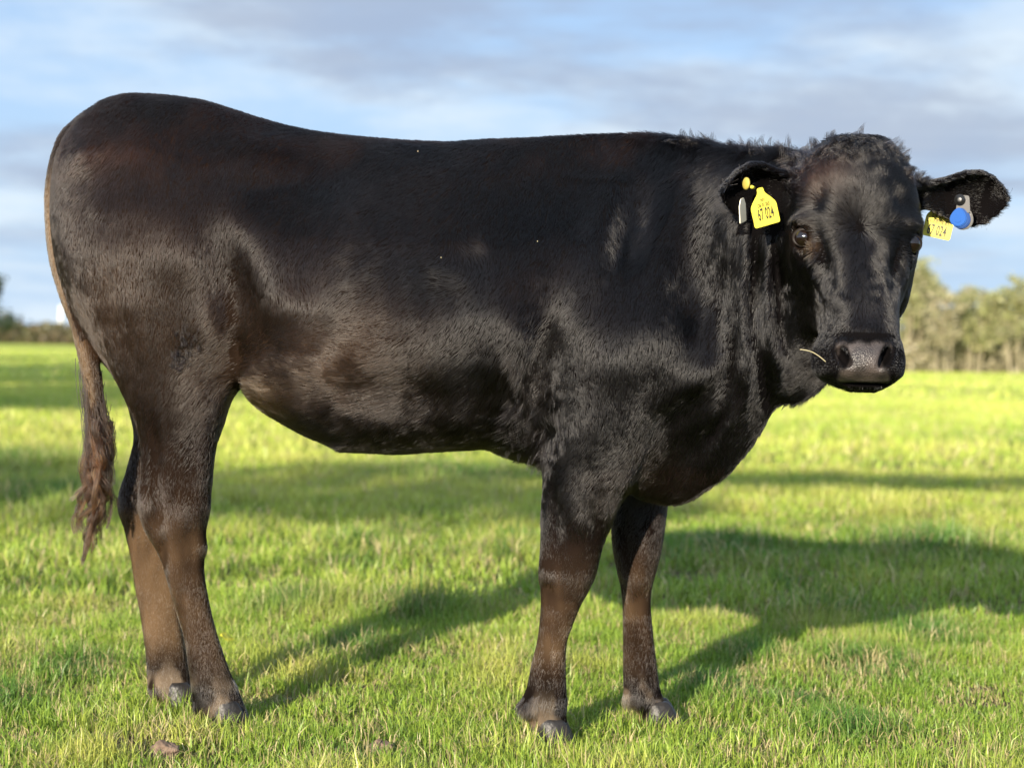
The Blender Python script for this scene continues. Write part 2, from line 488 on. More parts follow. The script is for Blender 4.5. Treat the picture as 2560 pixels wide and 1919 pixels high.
# ears -------------------------------------------------------------
def ear(base, tip, up, width, thick, k, cup):
    base = Vector(base); tip = Vector(tip)
    ax = (tip - base); Ln = ax.length; ax.normalize()
    upv = Vector(up); upv = (upv - ax * upv.dot(ax)).normalized()
    nv = ax.cross(upv).normalized()          # cup normal
    A = Matrix((ax, upv, nv))
    c = base + ax * Ln * 0.5
    def fn(X, Y, Z):
        dx, dy, dz = X - c.x, Y - c.y, Z - c.z
        a = (ax.x * dx + ax.y * dy + ax.z * dz) / (Ln * 0.5)
        b = (upv.x * dx + upv.y * dy + upv.z * dz)
        n_ = (nv.x * dx + nv.y * dy + nv.z * dz)
        w = width * np.clip(np.interp(a, [-1.1, -0.7, -0.4, 0.0, 0.3, 0.6, 0.85, 1.0, 1.05], [.45, .48, .62, .92, 1.0, .84, .50, .18, .05]), .02, 2)
        bb = b / w
        cu = cup * np.interp(a, [-1, -.3, .5, 1], [.3, 1, 1, .3])
        sheet = np.abs(n_ + cu * (1 - np.clip(bb * bb, 0, 1.5))) - thick * np.interp(a, [-1, 0, 1], [1.6, 1.0, .85])
        edge = (np.abs(bb) - 1) * w
        return np.maximum(np.maximum(sheet, edge), np.maximum(a - 1.03, -a - 1) * Ln * 0.5)
    m = 0.03 + max(width, abs(cup))
    lo = np.minimum(np.array(base), np.array(tip)) - m; hi = np.maximum(np.array(base), np.array(tip)) + m
    union(lo, hi, fn, k)
ear(W(1975, 420, 3.79), W(2176, 434, 3.78), (0.0, -.55, .83), .060, .0075, 0.012, 0.032)
ear(W(1725, 400, 3.79), W(1562, 418, 3.75), (.10, -.62, .78), .062, .0085, 0.012, -0.034)
# body relief ------------------------------------------------------
def near(u, v, w): return W(u, v, spine_u(u) - w)
HB(560, 330, 4.07, (.07, .06, .045), .016)                 # hip bone
HB(650, 400, 4.03, (.10, .07, .07), -.020)                 # hollow of the flank
HB(190, 330, 4.17, (.05, .06, .05), .008)                  # pin bone
HB(505, 600, 4.02, (.046, .06, .11), -.042, Euler((0, R(-20), 0)))   # groove in front of the thigh
HB(400, 520, 4.02, (.08, .06, .09), .012)
HB(455, 700, 4.04, (.06, .05, .06), .016)                  # stifle
HB(545, 805, 4.08, (.05, .07, .035), .014)                 # flank skin fold
HB(250, 700, 4.05, (.03, .06, .12), -.010, Euler((0, R(-20), 0)))
HB(870, 850, 3.93, (.14, .06, .045), -.020, Euler((0, R(-8), 0)))
HB(650, 880, 3.97, (.07, .06, .04), .010)
HB(740, 770, 3.93, (.15, .07, .06), .020, Euler((0, R(-14), 0)))
HB(960, 640, 3.9, (.10, .07, .08), -.010)
HB(1165, 790, 3.91, (.034, .06, .17), -.030, Euler((0, R(8), 0)))    # behind the shoulder
HB(1185, 930, 3.95, (.03, .05, .05), -.014)
HB(1090, 720, 3.9, (.05, .06, .10), .010, Euler((0, R(8), 0)))
HB(1290, 520, 3.95, (.030, .06, .15), .022, Euler((0, R(12), 0)))    # shoulder blade ridge
HB(1365, 480, 3.95, (.032, .06, .12), -.020, Euler((0, R(10), 0)))
HB(1430, 560, 3.93, (.028, .06, .13), .010, Euler((0, R(6), 0)))
HB(1510, 570, 3.93, (.046, .06, .17), -.042, Euler((0, R(6), 0)))    # in front of the shoulder
HB(1430, 720, 3.89, (.08, .05, .07), .014)
HB(1330, 770, 3.88, (.06, .05, .05), .010)
HB(1475, 890, 3.95, (.028, .06, .085), -.016, Euler((0, R(48), 0)))  # under the point of the shoulder
HB(1530, 800, 3.92, (.03, .05, .05), .016, Euler((0, R(40), 0)))
HB(1400, 985, 3.98, (.02, .06, .06), -.006, Euler((0, R(20), 0)))
HB(1545, 930, 3.95, (.016, .05, .07), -.009, Euler((0, R(30), 0))); HB(1585, 900, 3.95, (.016, .05, .07), .008, Euler((0, R(32), 0)))
HB(512, 856, 4.1, (.012, .05, .04), -.012, Euler((0, R(25), 0)))
for u, v, l, a, tilt in ((1606, 600, .10, .014, 3), (1632, 620, .12, -.019, 2), (1658, 630, .12, .015, -3), (1686, 640, .10, -.019, -6),
                         (1585, 770, .09, -.015, 6), (1618, 800, .09, .013, -6), (1652, 790, .08, -.015, -12), (1560, 640, .10, -.010, 6), (1690, 770, .05, .010, -20)):
    HB(u, v, 3.84, (.0125, .08, l), a, Euler((0, R(tilt), 0)))       # wrinkles of the turned neck
for i in range(7):                                         # ribs
    HB(720 + 62 * i, 640, 3.9, (.016, .06, .12), .0007, Euler((0, R(-12), 0)))
# joints of the legs
for u, v, Y, r, a in ((1230, 1240, 4.0, (.04, .05, .03), .003), (1182, 1240, 4.03, (.015, .03, .02), .005), (1375, 1255, 4.22, (.03, .03, .03), .003),
                      (1195, 1285, 4.0, (.02, .03, .025), -.003), (1385, 1300, 4.22, (.02, .03, .025), -.002),
                      (312, 1090, 4.17, (.02, .03, .03), .006), (272, 1090, 4.36, (.02, .03, .03), .005),
                      (395, 1110, 4.13, (.035, .04, .05), .008), (337, 1010, 4.12, (.012, .03, .11), -.011), (440, 1180, 4.15, (.02, .03, .02), .005),
                      (352, 1190, 4.14, (.010, .03, .035), -.009), (345, 1110, 4.14, (.010, .03, .04), -.007), (430, 1000, 4.12, (.02, .03, .08), .006),
                      (395, 1330, 4.15, (.008, .03, .10), -.005), (1245, 1090, 3.96, (.022, .03, .09), .008), (1200, 1110, 3.97, (.012, .03, .08), -.009),
                      (1290, 1130, 3.98, (.012, .03, .06), -.005), (1185, 1400, 4.0, (.007, .03, .08), -.005), (1375, 1400, 4.22, (.007, .03, .08), -.004),
                      (1395, 1190, 4.2, (.015, .03, .06), .006), (1352, 1180, 4.2, (.012, .03, .06), -.006)):
    HB(u, v, Y, r, a)
for u, v, Y in ((1133, 1528, 4.015), (1133, 1528, 4.05), (1353, 1503, 4.235), (425, 1518, 4.15), (330, 1490, 4.345)):
    HB(u, v, Y, (.014, .012, .014), .010)                  # dewclaws

def surface_nets(F):
    S = F < 0
    nx, ny, nz = F.shape
    cs = np.zeros((nx - 1, ny - 1, nz - 1), np.int8)
    for dx in (0, 1):
        for dy in (0, 1):
            for dz in (0, 1):
                cs += S[dx:nx - 1 + dx, dy:ny - 1 + dy, dz:nz - 1 + dz]
    act = (cs > 0) & (cs < 8)
    idx = np.full(act.shape, -1, np.int32)
    cells = np.argwhere(act)
    idx[tuple(cells.T)] = np.arange(len(cells))
    acc = np.zeros((len(cells), 3)); cnt = np.zeros(len(cells))
    quads = []
    for ax in range(3):
        sl0 = [slice(None)] * 3; sl1 = [slice(None)] * 3
        sl0[ax] = slice(0, -1); sl1[ax] = slice(1, None)
        a, b = F[tuple(sl0)], F[tuple(sl1)]
        e = np.argwhere((a < 0) != (b < 0))
        fa = a[tuple(e.T)]; fb = b[tuple(e.T)]
        t = fa / (fa - fb)
        p = e.astype(float); p[:, ax] += t
        o1, o2 = [i for i in range(3) if i != ax]
        ok = (e[:, o1] > 0) & (e[:, o2] > 0) & (e[:, o1] < F.shape[o1] - 1) & (e[:, o2] < F.shape[o2] - 1)
        e, p, fa = e[ok], p[ok], fa[ok]
        ids = []
        for d1, d2 in ((0, 0), (-1, 0), (-1, -1), (0, -1)):
            c = e.copy(); c[:, o1] += d1; c[:, o2] += d2
            i = idx[tuple(c.T)]; ids.append(i)
            np.add.at(acc, i, p); np.add.at(cnt, i, 1)
        q = np.stack(ids, 1)
        flip = (fa < 0) ^ (ax == 1)
        q[~flip] = q[~flip][:, ::-1]
        quads.append(q)
    V = acc / cnt[:, None]
    return V * HV + G0, np.vstack(quads)

BV, BQ = surface_nets(FLD)
# keep the big connected piece only, then relax
def laplace(V, Q, it, lam, mu):
    E = np.vstack([Q[:, [0, 1]], Q[:, [1, 2]], Q[:, [2, 3]], Q[:, [3, 0]]])
    E = np.unique(np.sort(E, 1), axis=0)
    deg = np.bincount(E.ravel(), minlength=len(V)).astype(float)
    for _ in range(it):
        for s in (lam, mu):
            A = np.zeros_like(V)
            for c in range(3):
                A[:, c] = np.bincount(E[:, 0], V[E[:, 1], c], len(V)) + np.bincount(E[:, 1], V[E[:, 0], c], len(V))
            V = V + s * (A / deg[:, None] - V)
    return V
def main_piece(V, Q):
    lab = np.arange(len(V))
    while True:
        m = lab[Q].min(1)
        new = lab.copy()
        for c in range(4):
            np.minimum.at(new, Q[:, c], m)
        new = new[new]
        if (new == lab).all():
            break
        lab = new
    big = np.bincount(lab).argmax()
    keep = lab == big
    remap = np.cumsum(keep) - 1
    return V[keep], remap[Q[keep[Q[:, 0]]]]
BV, BQ = main_piece(BV, BQ)
BV = laplace(BV, BQ, 4, 0.5, -0.52)
def face_normals(V, Q):
    n = np.cross(V[Q[:, 2]] - V[Q[:, 0]], V[Q[:, 3]] - V[Q[:, 1]])
    a = np.linalg.norm(n, axis=1)
    return n / np.maximum(a, 1e-12)[:, None], a / 2
BN, BA = face_normals(BV, BQ)
vol = np.einsum('ij,ij->i', BN * BA[:, None], BV[BQ].mean(1)).sum()
if vol < 0:
    BQ = BQ[:, ::-1].copy(); BN = -BN
print('cow faces', len(BQ), 'vol', vol, 'area', BA.sum())
# ------------------------------------------------------------------ heifer: materials
def to_uv(P):
    """world points -> the 2212 px reading grid"""
    q = (P - np.array((0, 0, CAM_H))) @ CM
    return (512 + q[:, 0] / -q[:, 2] * FPX) / U, (383.5 - q[:, 1] / -q[:, 2] * FPX) / U

skin, nt, b = material("dark_hide", (.008, .0065, .006), .75, .15)
_a = node(nt, 'ShaderNodeAttribute'); _a.attribute_name = 'tint'
nt.links.new(_a.outputs['Color'], b.inputs['Base Color'])
def add_nose(nt, b):
    L = nt.links.new
    tc = node(nt, 'ShaderNodeTexCoord')
    w = node(nt, 'ShaderNodeAttribute'); w.attribute_name = 'nose'
    n = node(nt, 'ShaderNodeTexNoise'); n.inputs['Scale'].default_value = 42; n.inputs['Detail'].default_value = 4
    L(tc.outputs['Object'], n.inputs['Vector'])
    cr = node(nt, 'ShaderNodeValToRGB'); e = cr.color_ramp.elements
    e[0].position, e[0].color = .30, (.013, .0105, .0102, 1); e[1].position, e[1].color = .62, (.046, .036, .032, 1)
    L(n.outputs[0], cr.inputs[0])
    mx = node(nt, 'ShaderNodeMix', data_type='RGBA'); L(w.outputs['Fac'], mx.inputs[0]); L(_a.outputs['Color'], mx.inputs[6]); L(cr.outputs[0], mx.inputs[7])
    L(mx.outputs[2], b.inputs['Base Color'])
    r = node(nt, 'ShaderNodeMapRange'); r.inputs['To Min'].default_value = .95; r.inputs['To Max'].default_value = .40; L(w.outputs['Fac'], r.inputs[0]); L(r.outputs[0], b.inputs['Roughness'])
    vor = node(nt, 'ShaderNodeTexVoronoi'); vor.inputs['Scale'].default_value = 380; L(tc.outputs['Object'], vor.inputs['Vector'])
    bp = node(nt, 'ShaderNodeBump'); bp.inputs['Distance'].default_value = .0015; L(vor.outputs['Distance'], bp.inputs['Height'])
    s_ = node(nt, 'ShaderNodeMath', op='MULTIPLY'); L(w.outputs['Fac'], s_.inputs[0]); s_.inputs[1].default_value = .7; L(s_.outputs[0], bp.inputs['Strength'])
    L(bp.outputs[0], b.inputs['Normal'])
    sp_ = node(nt, 'ShaderNodeMapRange'); sp_.inputs['To Min'].default_value = .03; sp_.inputs['To Max'].default_value = .42; L(w.outputs['Fac'], sp_.inputs[0]); L(sp_.outputs[0], b.inputs['Specular IOR Level'])
add_nose(nt, b)

def hair_material(name, rough=.24, radial=.40, ior=1.41):
    m = bpy.data.materials.new(name); m.use_nodes = True
    nt = m.node_tree; nt.nodes.clear()
    out = node(nt, 'ShaderNodeOutputMaterial')
    h = node(nt, 'ShaderNodeBsdfHairPrincipled')
    h.model = 'CHIANG'
    h.parametrization = 'COLOR'
    a = node(nt, 'ShaderNodeAttribute'); a.attribute_name = 'tint'
    nt.links.new(a.outputs['Color'], h.inputs['Color'])
    h.inputs['Roughness'].default_value = rough
    h.inputs['Radial Roughness'].default_value = radial
    h.inputs['IOR'].default_value = ior
    h.inputs['Random Roughness'].default_value = .1
    nt.links.new(h.outputs[0], out.inputs[0])
    return m
coat_m = hair_material("black_brown_coat")
tailhair_m = hair_material("tail_hair", .4, .5)

def hair_object(name, pts, rad, tint, parent, mat):
    """pts (n,k,3), rad (n,k), tint (n,3)"""
    n, k = pts.shape[:2]
    hc = bpy.data.hair_curves.new(name)
    hc.add_curves([k] * n)
    hc.attributes['position'].data.foreach_set('vector', np.ascontiguousarray(pts, np.float32).ravel())
    r = hc.attributes.get('radius') or hc.attributes.new('radius', 'FLOAT', 'POINT')
    r.data.foreach_set('value', np.ascontiguousarray(rad, np.float32).ravel())
    t = hc.attributes.new('tint', 'FLOAT_COLOR', 'CURVE')
    t.data.foreach_set('color', np.hstack([tint, np.ones((n, 1))]).astype(np.float32).ravel())
    return link(name, hc, parent, mat)

# ------------------------------------------------------------------ heifer: body
cow = empty("cow", (-0.15, 4.17, 0.0))
tag(cow, "black-brown heifer standing side-on in the pasture with its head turned to face us", "cow")
body_me = np_mesh("body", BV, BQ)
body = link("body", body_me, cow, skin)
BC = BV[BQ].mean(1)
cu, cv = to_uv(BC)
nose_mask = (BC[:, 1] < 3.62) & (cv > 737 + 4 * np.sin(cu * .2)) & (cv < 822) & (np.abs(cu - 1866) < np.interp(cv, [735, 760, 790, 822], [58, 60, 50, 56])) & (BN[:, 1] < -.25)
vu, vv = to_uv(BV)
_half = np.interp(vv, [728, 742, 765, 790, 822], [50, 58, 59, 50, 56])
nose_w = sstep(_half - np.abs(vu - 1866), -5, 5) * sstep(vv + 3 * np.sin(vu * .16), 733, 745) * sstep(-vv, -828, -820) * (BV[:, 1] < 3.62)
for _nx in (1823, 1915):
    nose_w *= sstep(np.hypot(vu - _nx, (vv - 770) * .50), 11, 16)
_a = body_me.attributes.new('nose', 'FLOAT', 'POINT'); _a.data.foreach_set('value', nose_w.astype(np.float32))

# ------------------------------------------------------------------ heifer: coat
def blob(u, v, cu, cv, ru, rv):
    return np.exp(-((u - cu) / ru) ** 2 - ((v - cv) / rv) ** 2)

def regions(P, u, v):
    earR = (u > 1992) & (v < 540)
    earL = (u < 1716) & (u > 1545) & (v > 325) & (v < 500) & (P[:, 1] < 3.835)
    head = (u > 1690) & (v < 850) & (P[:, 1] < 3.90) & ~earR & ~earL
    zj = P[:, 2] + np.random.default_rng(19).normal(0, .028, len(P)) + .10 * (fnoise(P, 14, 3, 2) - .5)
    leg = zj < .60
    leg &= (u < 560) | ((u > 1120) & (u < 1470) & (zj < .47) & ((P[:, 2] < .37) | (P[:, 1] < 4.085) | (P[:, 1] > 4.195)))
    tail = (u < 260) & (np.abs(P[:, 1] - 4.25) < .045) & (u < np.interp(v, [200, 300, 400, 560, 700, 800, 950], [205, 172, 152, 160, 202, 226, 238])) & (v < 960)
    return earR, earL, head, leg, tail

def coat_colour(P, u, v, masks):
    earR, earL, head, leg, tail = masks
    N = len(P)
    black = np.array((.0030, .0026, .0029)); dark = np.array((.0084, .0050, .0037)); red = np.array((.026, .0108, .0060))
    brown = np.array((.034, .0192, .0108)); tan = np.array((.098, .062, .034)); grey = np.array((.16, .12, .085))
    n1 = fnoise(P, 5, 21, 3); n2 = fnoise(P, 11, 31, 3); n4 = fnoise(P, 26, 61, 2)
    tint = np.empty((N, 3)); tint[:] = black
    def mixc(c, w):
        w = np.clip(w, 0, 1)[:, None]; tint[:] = tint * (1 - w) + c * w
    mixc(dark, .25 + 1.4 * (n1 - .42))
    mixc(black, sstep(u, 1100, 1400) * (P[:, 2] > .55) * .85)
    hind = sstep(-u, -820, -250)
    mixc(dark, hind * .8)
    backline = sstep(-v, -420, -300) * (u < 1500)
    mixc(red, backline * sstep(n2, .32, .70) * .30)
    mixc(red, blob(u, v, 260, 320, 120, 70) * sstep(n4, .45, .68) * .32)
    mixc(brown, blob(u, v, 250, 720, 170, 240) * (.15 + .6 * n2))
    mixc(brown, blob(u, v, 660, 770, 220, 110) * .50)  # flank sheen put into the hair colour as a browner patch
    mixc(tan, blob(u, v, 585, 860, 60, 40) * .45)
    lowleg = leg * np.where(u < 600, sstep(-P[:, 2], -.60, -.28), sstep(-P[:, 2], -.46, -.22))
    mixc(brown, lowleg * (.25 + .75 * n2))
    hindleg = leg & (u < 560)
    mixc(tan, hindleg * sstep(-P[:, 2], -.46, -.22) * (.10 + .5 * sstep(n2, .35, .65)))
    farhind = hindleg & (P[:, 1] > 4.28)
    mixc(tan, farhind * sstep(-P[:, 2], -.45, -.35) * .55)
    mixc(tan, leg * (u > 1100) * sstep(-P[:, 2], -.40, -.25) * (.05 + .45 * sstep(n2, .40, .68)))
    mixc(dark, leg * (u > 1100) * sstep(-P[:, 2], -.20, -.08) * .7)
    mixc(dark, hindleg * sstep(-P[:, 2], -.14, -.05) * .55)
    mixc(black, leg * sstep(-P[:, 2], -.15, -.06) * .75)
    mixc(dark, leg * (u > 1100) * np.exp(-((P[:, 2] - .345) / .05) ** 2) * .55)
    mixc(grey, leg * sstep(-P[:, 2], -.11, -.03) * sstep(n4, .42, .62) * .7)
    te = np.interp(v, [300, 420, 560, 700, 850], [126, 128, 134, 170, 196])
    mixc(brown, tail * .5)
    mixc(tan, tail * sstep(-(u - te), -16, 4) * sstep(v, 330, 430) * .95)
    mixc(red, head * blob(u, v, 1765, 385, 60, 40) * (.3 + .7 * n4))
    mixc(tan, head * np.exp(-(np.hypot(u - 1750, v - 533) / 13) ** 2) * .55)
    mixc(brown, head * np.exp(-(np.hypot(u - 1735, v - 512) / 30) ** 2) * .45)
    mixc(dark, blob(u, v, 1420, 1000, 60, 50) * .6)
    n5 = fnoise(P * np.array((1, 1, .22)), 60, 91, 2)
    tint *= (1 + np.where(leg, 1.0, .45) * (n5 - .5))[:, None]
    return tint

def make_coat(N, seed=3):
    g = np.random.default_rng(seed)
    # density: every square metre is haired, the side in view most densely, the head finer
    dens = np.where(BN[:, 1] < .3, 1.0, .35)
    headish = (cu > 1690) & (cv < 860) & (BC[:, 1] < 3.93)
    dens = dens * np.where(headish, 2.1, 1.0) * np.where(BC[:, 2] < .5, 1.9, 1.0)
    dens *= np.clip(1 - nose_w[BQ].mean(1) * 1.6, 0, 1)
    # bare: nostrils and eyes
    for (a, c, r) in ((1823, 770, 13), (1915, 770, 13)):
        dens[(np.hypot((cu - a), (cv - c) * .8) < r) & (BC[:, 1] < 3.64)] = 0
    for e in EYES:
        dens[np.linalg.norm((BC - e) * np.array((1, .6, 1.15)), axis=1) < .0235] = 0
    dens[BC[:, 2] < 0.012] = 0
    w = BA * dens; w /= w.sum()
    f = g.choice(len(BQ), N, p=w)
    a, b_ = g.random((2, N))
    q = BV[BQ[f]]
    P = (q[:, 0] * ((1 - a) * (1 - b_))[:, None] + q[:, 1] * (a * (1 - b_))[:, None] + q[:, 2] * (a * b_)[:, None] + q[:, 3] * ((1 - a) * b_)[:, None])
    nrm = SN[BQ[f]].mean(1); nrm /= np.linalg.norm(nrm, axis=1)[:, None]
    u, v = to_uv(P)
    ux, uz = np.array((1., 0, 0)), np.array((0, 0, 1.))
    masks = regions(P, u, v)
    earR, earL, head, leg, tail = masks
    # --- flow
    D = np.empty((N, 3)); D[:] = (-.50, 0, -.90)
    def setd(mask, vec, wgt=1.0):
        wgt = np.where(mask, wgt, 0)[:, None]
        D[:] = D * (1 - wgt) + np.array(vec) * wgt
    setd(v < 560, (-.40, -.45, -.80), sstep(-v, -560, -420) * .62)
    sh = blob(u, v, 1340, 700, 170, 330)
    setd(sh > 0, (-.28, 0, -1), np.clip(sh * 1.4, 0, 1))
    th = blob(u, v, 300, 640, 190, 300)
    setd(th > 0, (-.05, 0, -1), np.clip(th * 1.3, 0, 1))
    setd(u > 1440, (-.35, 0, -1), sstep(u, 1430, 1540))
    setd(leg, (-.05, 0, -1), sstep(-P[:, 2], -.62, -.5))
    setd(u > 0, (-1, 0, .22), np.clip(blob(u, v, 690, 790, 220, 120) * .85, 0, 1))
    rw = np.stack([u - 1858, np.zeros(N), -(v - 492)], 1); rl = np.linalg.norm(rw, axis=1)
    rw = rw / np.maximum(rl, 1)[:, None]
    rw[:, 2] -= .15
    hf = np.where(head, 1.0, 0)
    D = D * (1 - hf[:, None]) + rw * hf[:, None]
    D[head & (v > 640)] = (0, 0, -1) + .45 * np.sign(u[head & (v > 640)] - 1864)[:, None] * np.array((1, 0, 0)) * np.clip(np.abs(u[head & (v > 640)] - 1864) / 60, 0, 1)[:, None]
    D[earR] = (1, 0, -.12); D[earL] = (-1, 0, -.25); D[tail] = (.12, 0, -1)
    # --- turbulence
    def turn(D, nrm, ang):
        c, s = np.cos(ang)[:, None], np.sin(ang)[:, None]
        return D * c + np.cross(nrm, D) * s
    T = D - nrm * np.einsum('ij,ij->i', D, nrm)[:, None]
    T /= np.maximum(np.linalg.norm(T, axis=1), 1e-6)[:, None]
    big = (fnoise(P, 7, 1, 2) - .5) * .8; mid = fnoise(P, 34, 5, 2) - .5; fine = vnoise(P, 95, 9) - .5
    shaggy = np.clip(blob(u, v, 1150, 900, 90, 110) + .25 * blob(u, v, 850, 900, 160, 60), 0, 1)
    amp = np.where(leg, .55, 1.0) * np.where(earR | earL | tail, .25, 1.0)
    curl_zone = np.where(head, sstep(-v, -380, -310), 0)
    ang = amp * (big * 1.5 + mid * (.55 + 1.2 * shaggy) + fine * (.35 + .6 * shaggy)) + g.normal(0, .09, N)
    ang += head * (v < 640) * (mid * .9 + fine * .8) + curl_zone * (mid * 3 + fine * 2)
    ang += 1.3 * blob(u, v, 1010, 530, 48, 44) - 1.0 * blob(u, v, 960, 600, 50, 40) + 1.2 * blob(u, v, 640, 620, 60, 50)
    T = turn(T, nrm, ang)
    # --- length
    Ln = np.full(N, .017)
    Ln += .006 * shaggy
    Ln[leg] = np.interp(P[leg, 2], [0, .1, .35, .6], [.014, .013, .013, .016])
    Ln[head] = np.interp(v[head], [300, 400, 560, 660, 720, 760, 850], [.030, .022, .018, .015, .009, .005, .006])
    Ln[head & (P[:, 1] > 3.72) & (v > 600)] = .015
    Ln = Ln - curl_zone * .006
    ridge = (nrm[:, 2] > .45) & ~head
    Ln[ridge & (u > 1380)] += .012
    Ln[ridge & (u > 1540) & (u < 1760)] += .016
    bel = (nrm[:, 2] < -.35) & (u > 540) & (u < 1180) & (P[:, 2] > .5)
    Ln[bel] += .010
    Ln[(blob(u, v, 1150, 910, 60, 80) > .4)] += .012
    Ln[earR | earL] = .0095
    for e in EYES:
        Ln *= np.where(np.linalg.norm(P - e, axis=1) < .045, .35, 1.0)
    Ln[tail] = .014
    near_foot = leg & (v > 1490) & (nrm[:, 0] < -.2)
    Ln[near_foot] += .010
    Ln *= g.uniform(.65, 1.25, N)
    lift0 = np.where(leg, .13, np.where(head, .26, .20)) + .08 * curl_zone + .10 * shaggy + np.where(ridge, .12, 0)
    lift0 = lift0 * g.uniform(.8, 1.2, N)
    K = 5
    pts = np.empty((N, K, 3)); pts[:, 0] = P - nrm * .0012
    cur = pts[:, 0].copy()
    for k in range(1, K):
        lf = lift0 * (1.25 - .42 * k / (K - 1) * 2)
        d = T * np.cos(lf)[:, None] + nrm * np.sin(lf)[:, None]
        d[:, 2] -= .10 * (k / K) * np.clip(Ln / .03, 0, 1)
        cur = cur + d * (Ln / (K - 1))[:, None]
        pts[:, k] = cur
        T = turn(T, nrm, curl_zone * (.5 + 1.2 * (mid > 0)) * np.sign(fine) * .8 + g.normal(0, .05, N) + shaggy * fine * .9)
    prof = np.array([1.0, 1.0, .85, .6, .18])
    r0 = np.where(head | earR | earL, .00034, .00037) * g.uniform(.7, 1.25, N)
    rad = r0[:, None] * prof
    tint = coat_colour(P, u, v, masks)
    tint *= g.uniform(.85, 1.15, N)[:, None]
    return hair_object("coat", pts, rad, tint, cow, coat_m)

# smooth vertex normals
SN = np.zeros_like(BV)
for c in range(4):
    np.add.at(SN, BQ[:, c], BN * BA[:, None])
SN /= np.maximum(np.linalg.norm(SN, axis=1), 1e-12)[:, None]
vu, vv = to_uv(BV)
_c = body_me.attributes.new('tint', 'FLOAT_COLOR', 'POINT')
_c.data.foreach_set('color', np.hstack([coat_colour(BV, vu, vv, regions(BV, vu, vv)) * .8, np.ones((len(BV), 1))]).astype(np.float32).ravel())
coat = make_coat(800000)
coat['kind'] = 'stuff'

# ------------------------------------------------------------------ heifer: tail switch, poll curls, crest
def strands(name, roots, dirs, length, K, r0, tint, parent, mat, wave, seed, sag=0.0, amp=.5):
    g = np.random.default_rng(seed)
    n = len(roots)
    pts = np.empty((n, K, 3)); pts[:, 0] = roots
    cur = roots.copy(); d = dirs / np.linalg.norm(dirs, axis=1)[:, None]
    ph = g.random((n, 3)) * 6.28; fr = g.uniform(.6, 1.3, (n, 3)) * wave
    seg = length / (K - 1)
    for k in range(1, K):
        t = k / (K - 1)
        wob = np.sin(ph + fr * t * 6.28) * amp
        dd = d + wob * (.25 + .75 * t); dd[:, 2] -= sag * t
        dd /= np.linalg.norm(dd, axis=1)[:, None]
        cur = cur + dd * seg[:, None]; pts[:, k] = cur
    rad = r0[:, None] * np.linspace(1, .25, K)[None]
    return hair_object(name, pts, rad, tint, parent, mat)

def tail_switch():
    g = np.random.default_rng(11)
    n = 1500
    t = g.random(n) ** .8
    pu = np.interp(t, [0, .4, 1], [186, 203, 213]); pv = np.interp(t, [0, .4, 1], [740, 850, 945])
    roots = np.array([W(a, b_, 4.235) for a, b_ in zip(pu, pv)]) + g.normal(0, 1, (n, 3)) * np.array((.009, .009, .01))
    tgt_u = np.interp(g.random(n), [0, .25, .75, 1], [182, 196, 232, 248]); tgt_v = np.interp(g.random(n), [0, .7, 1], [930, 990, 1060])
    tgt = np.array([W(a, b_, 4.235 + g.normal(0, .012)) for a, b_ in zip(tgt_u, tgt_v)])
    d = tgt - roots; Ls = np.linalg.norm(d, axis=1)
    tint = np.tile((.016, .010, .0075), (n, 1)); w = g.random(n)
    tint[w > .80] = (.045, .022, .011); tint[w > .95] = (.14, .075, .032)
    o1 = strands("tail_switch", roots, d, Ls, 12, np.full(n, .0007), tint, cow, tailhair_m, 1.2, 12, .05, .25)
    o1['kind'] = 'stuff'
    # wavy rust-brown locks below, and the thin twisted tip
    P, T = [], []
    K = 22
    locks = [(g.uniform(188, 244), g.uniform(900, 985), g.uniform(160, 250), g.uniform(1050, 1165)) for _ in range(46)] + \
            [(g.uniform(205, 222), g.uniform(960, 1060), 190 + g.normal(0, 8), 1160 + g.normal(0, 15)) for _ in range(8)] + [(212, 1080, 178, 1212), (214, 1060, 172, 1218), (210, 1100, 181, 1200)]
    for u0, v0, u1, v1 in locks:
        per = 22
        ts = np.linspace(0, 1, K)
        ph, fr, am = g.uniform(0, 6.28), g.uniform(1.0, 2.2), g.uniform(5, 17)
        env = np.sin(np.clip(ts * 1.15, 0, 1) * 3.14 * .62)
        cu_ = u0 + (u1 - u0) * ts ** 1.3 + am * env * np.sin(ph + fr * ts * 6.28) * (1 if v1 < 1190 else .3)
        cv_ = v0 + (v1 - v0) * ts
        cy = 4.235 + g.normal(0, .012) + .012 * np.sin(ph * 2 + fr * ts * 5)
        ctr = np.array([W(a, b_, c) for a, b_, c in zip(cu_, cv_, cy)])
        off = g.normal(0, .0042, (per, 1, 3)) * (1 - .6 * ts)[None, :, None]
        P.append(ctr[None] + off + g.normal(0, .0012, (per, K, 3)).cumsum(1) * .35)
        base = np.array(((.022, .011, .006), (.060, .027, .012), (.13, .065, .027))[g.choice(3, p=[.45, .38, .17])])
        T.append(np.tile(base, (per, 1)) * g.uniform(.5, 1.6, (per, 1)))
    P = np.vstack(P); T = np.vstack(T)
    o2 = hair_object("tail_locks", P, np.full(P.shape[:2], .00058) * np.linspace(1, .35, K), T, cow, tailhair_m)
    o2['kind'] = 'stuff'
tail_switch()

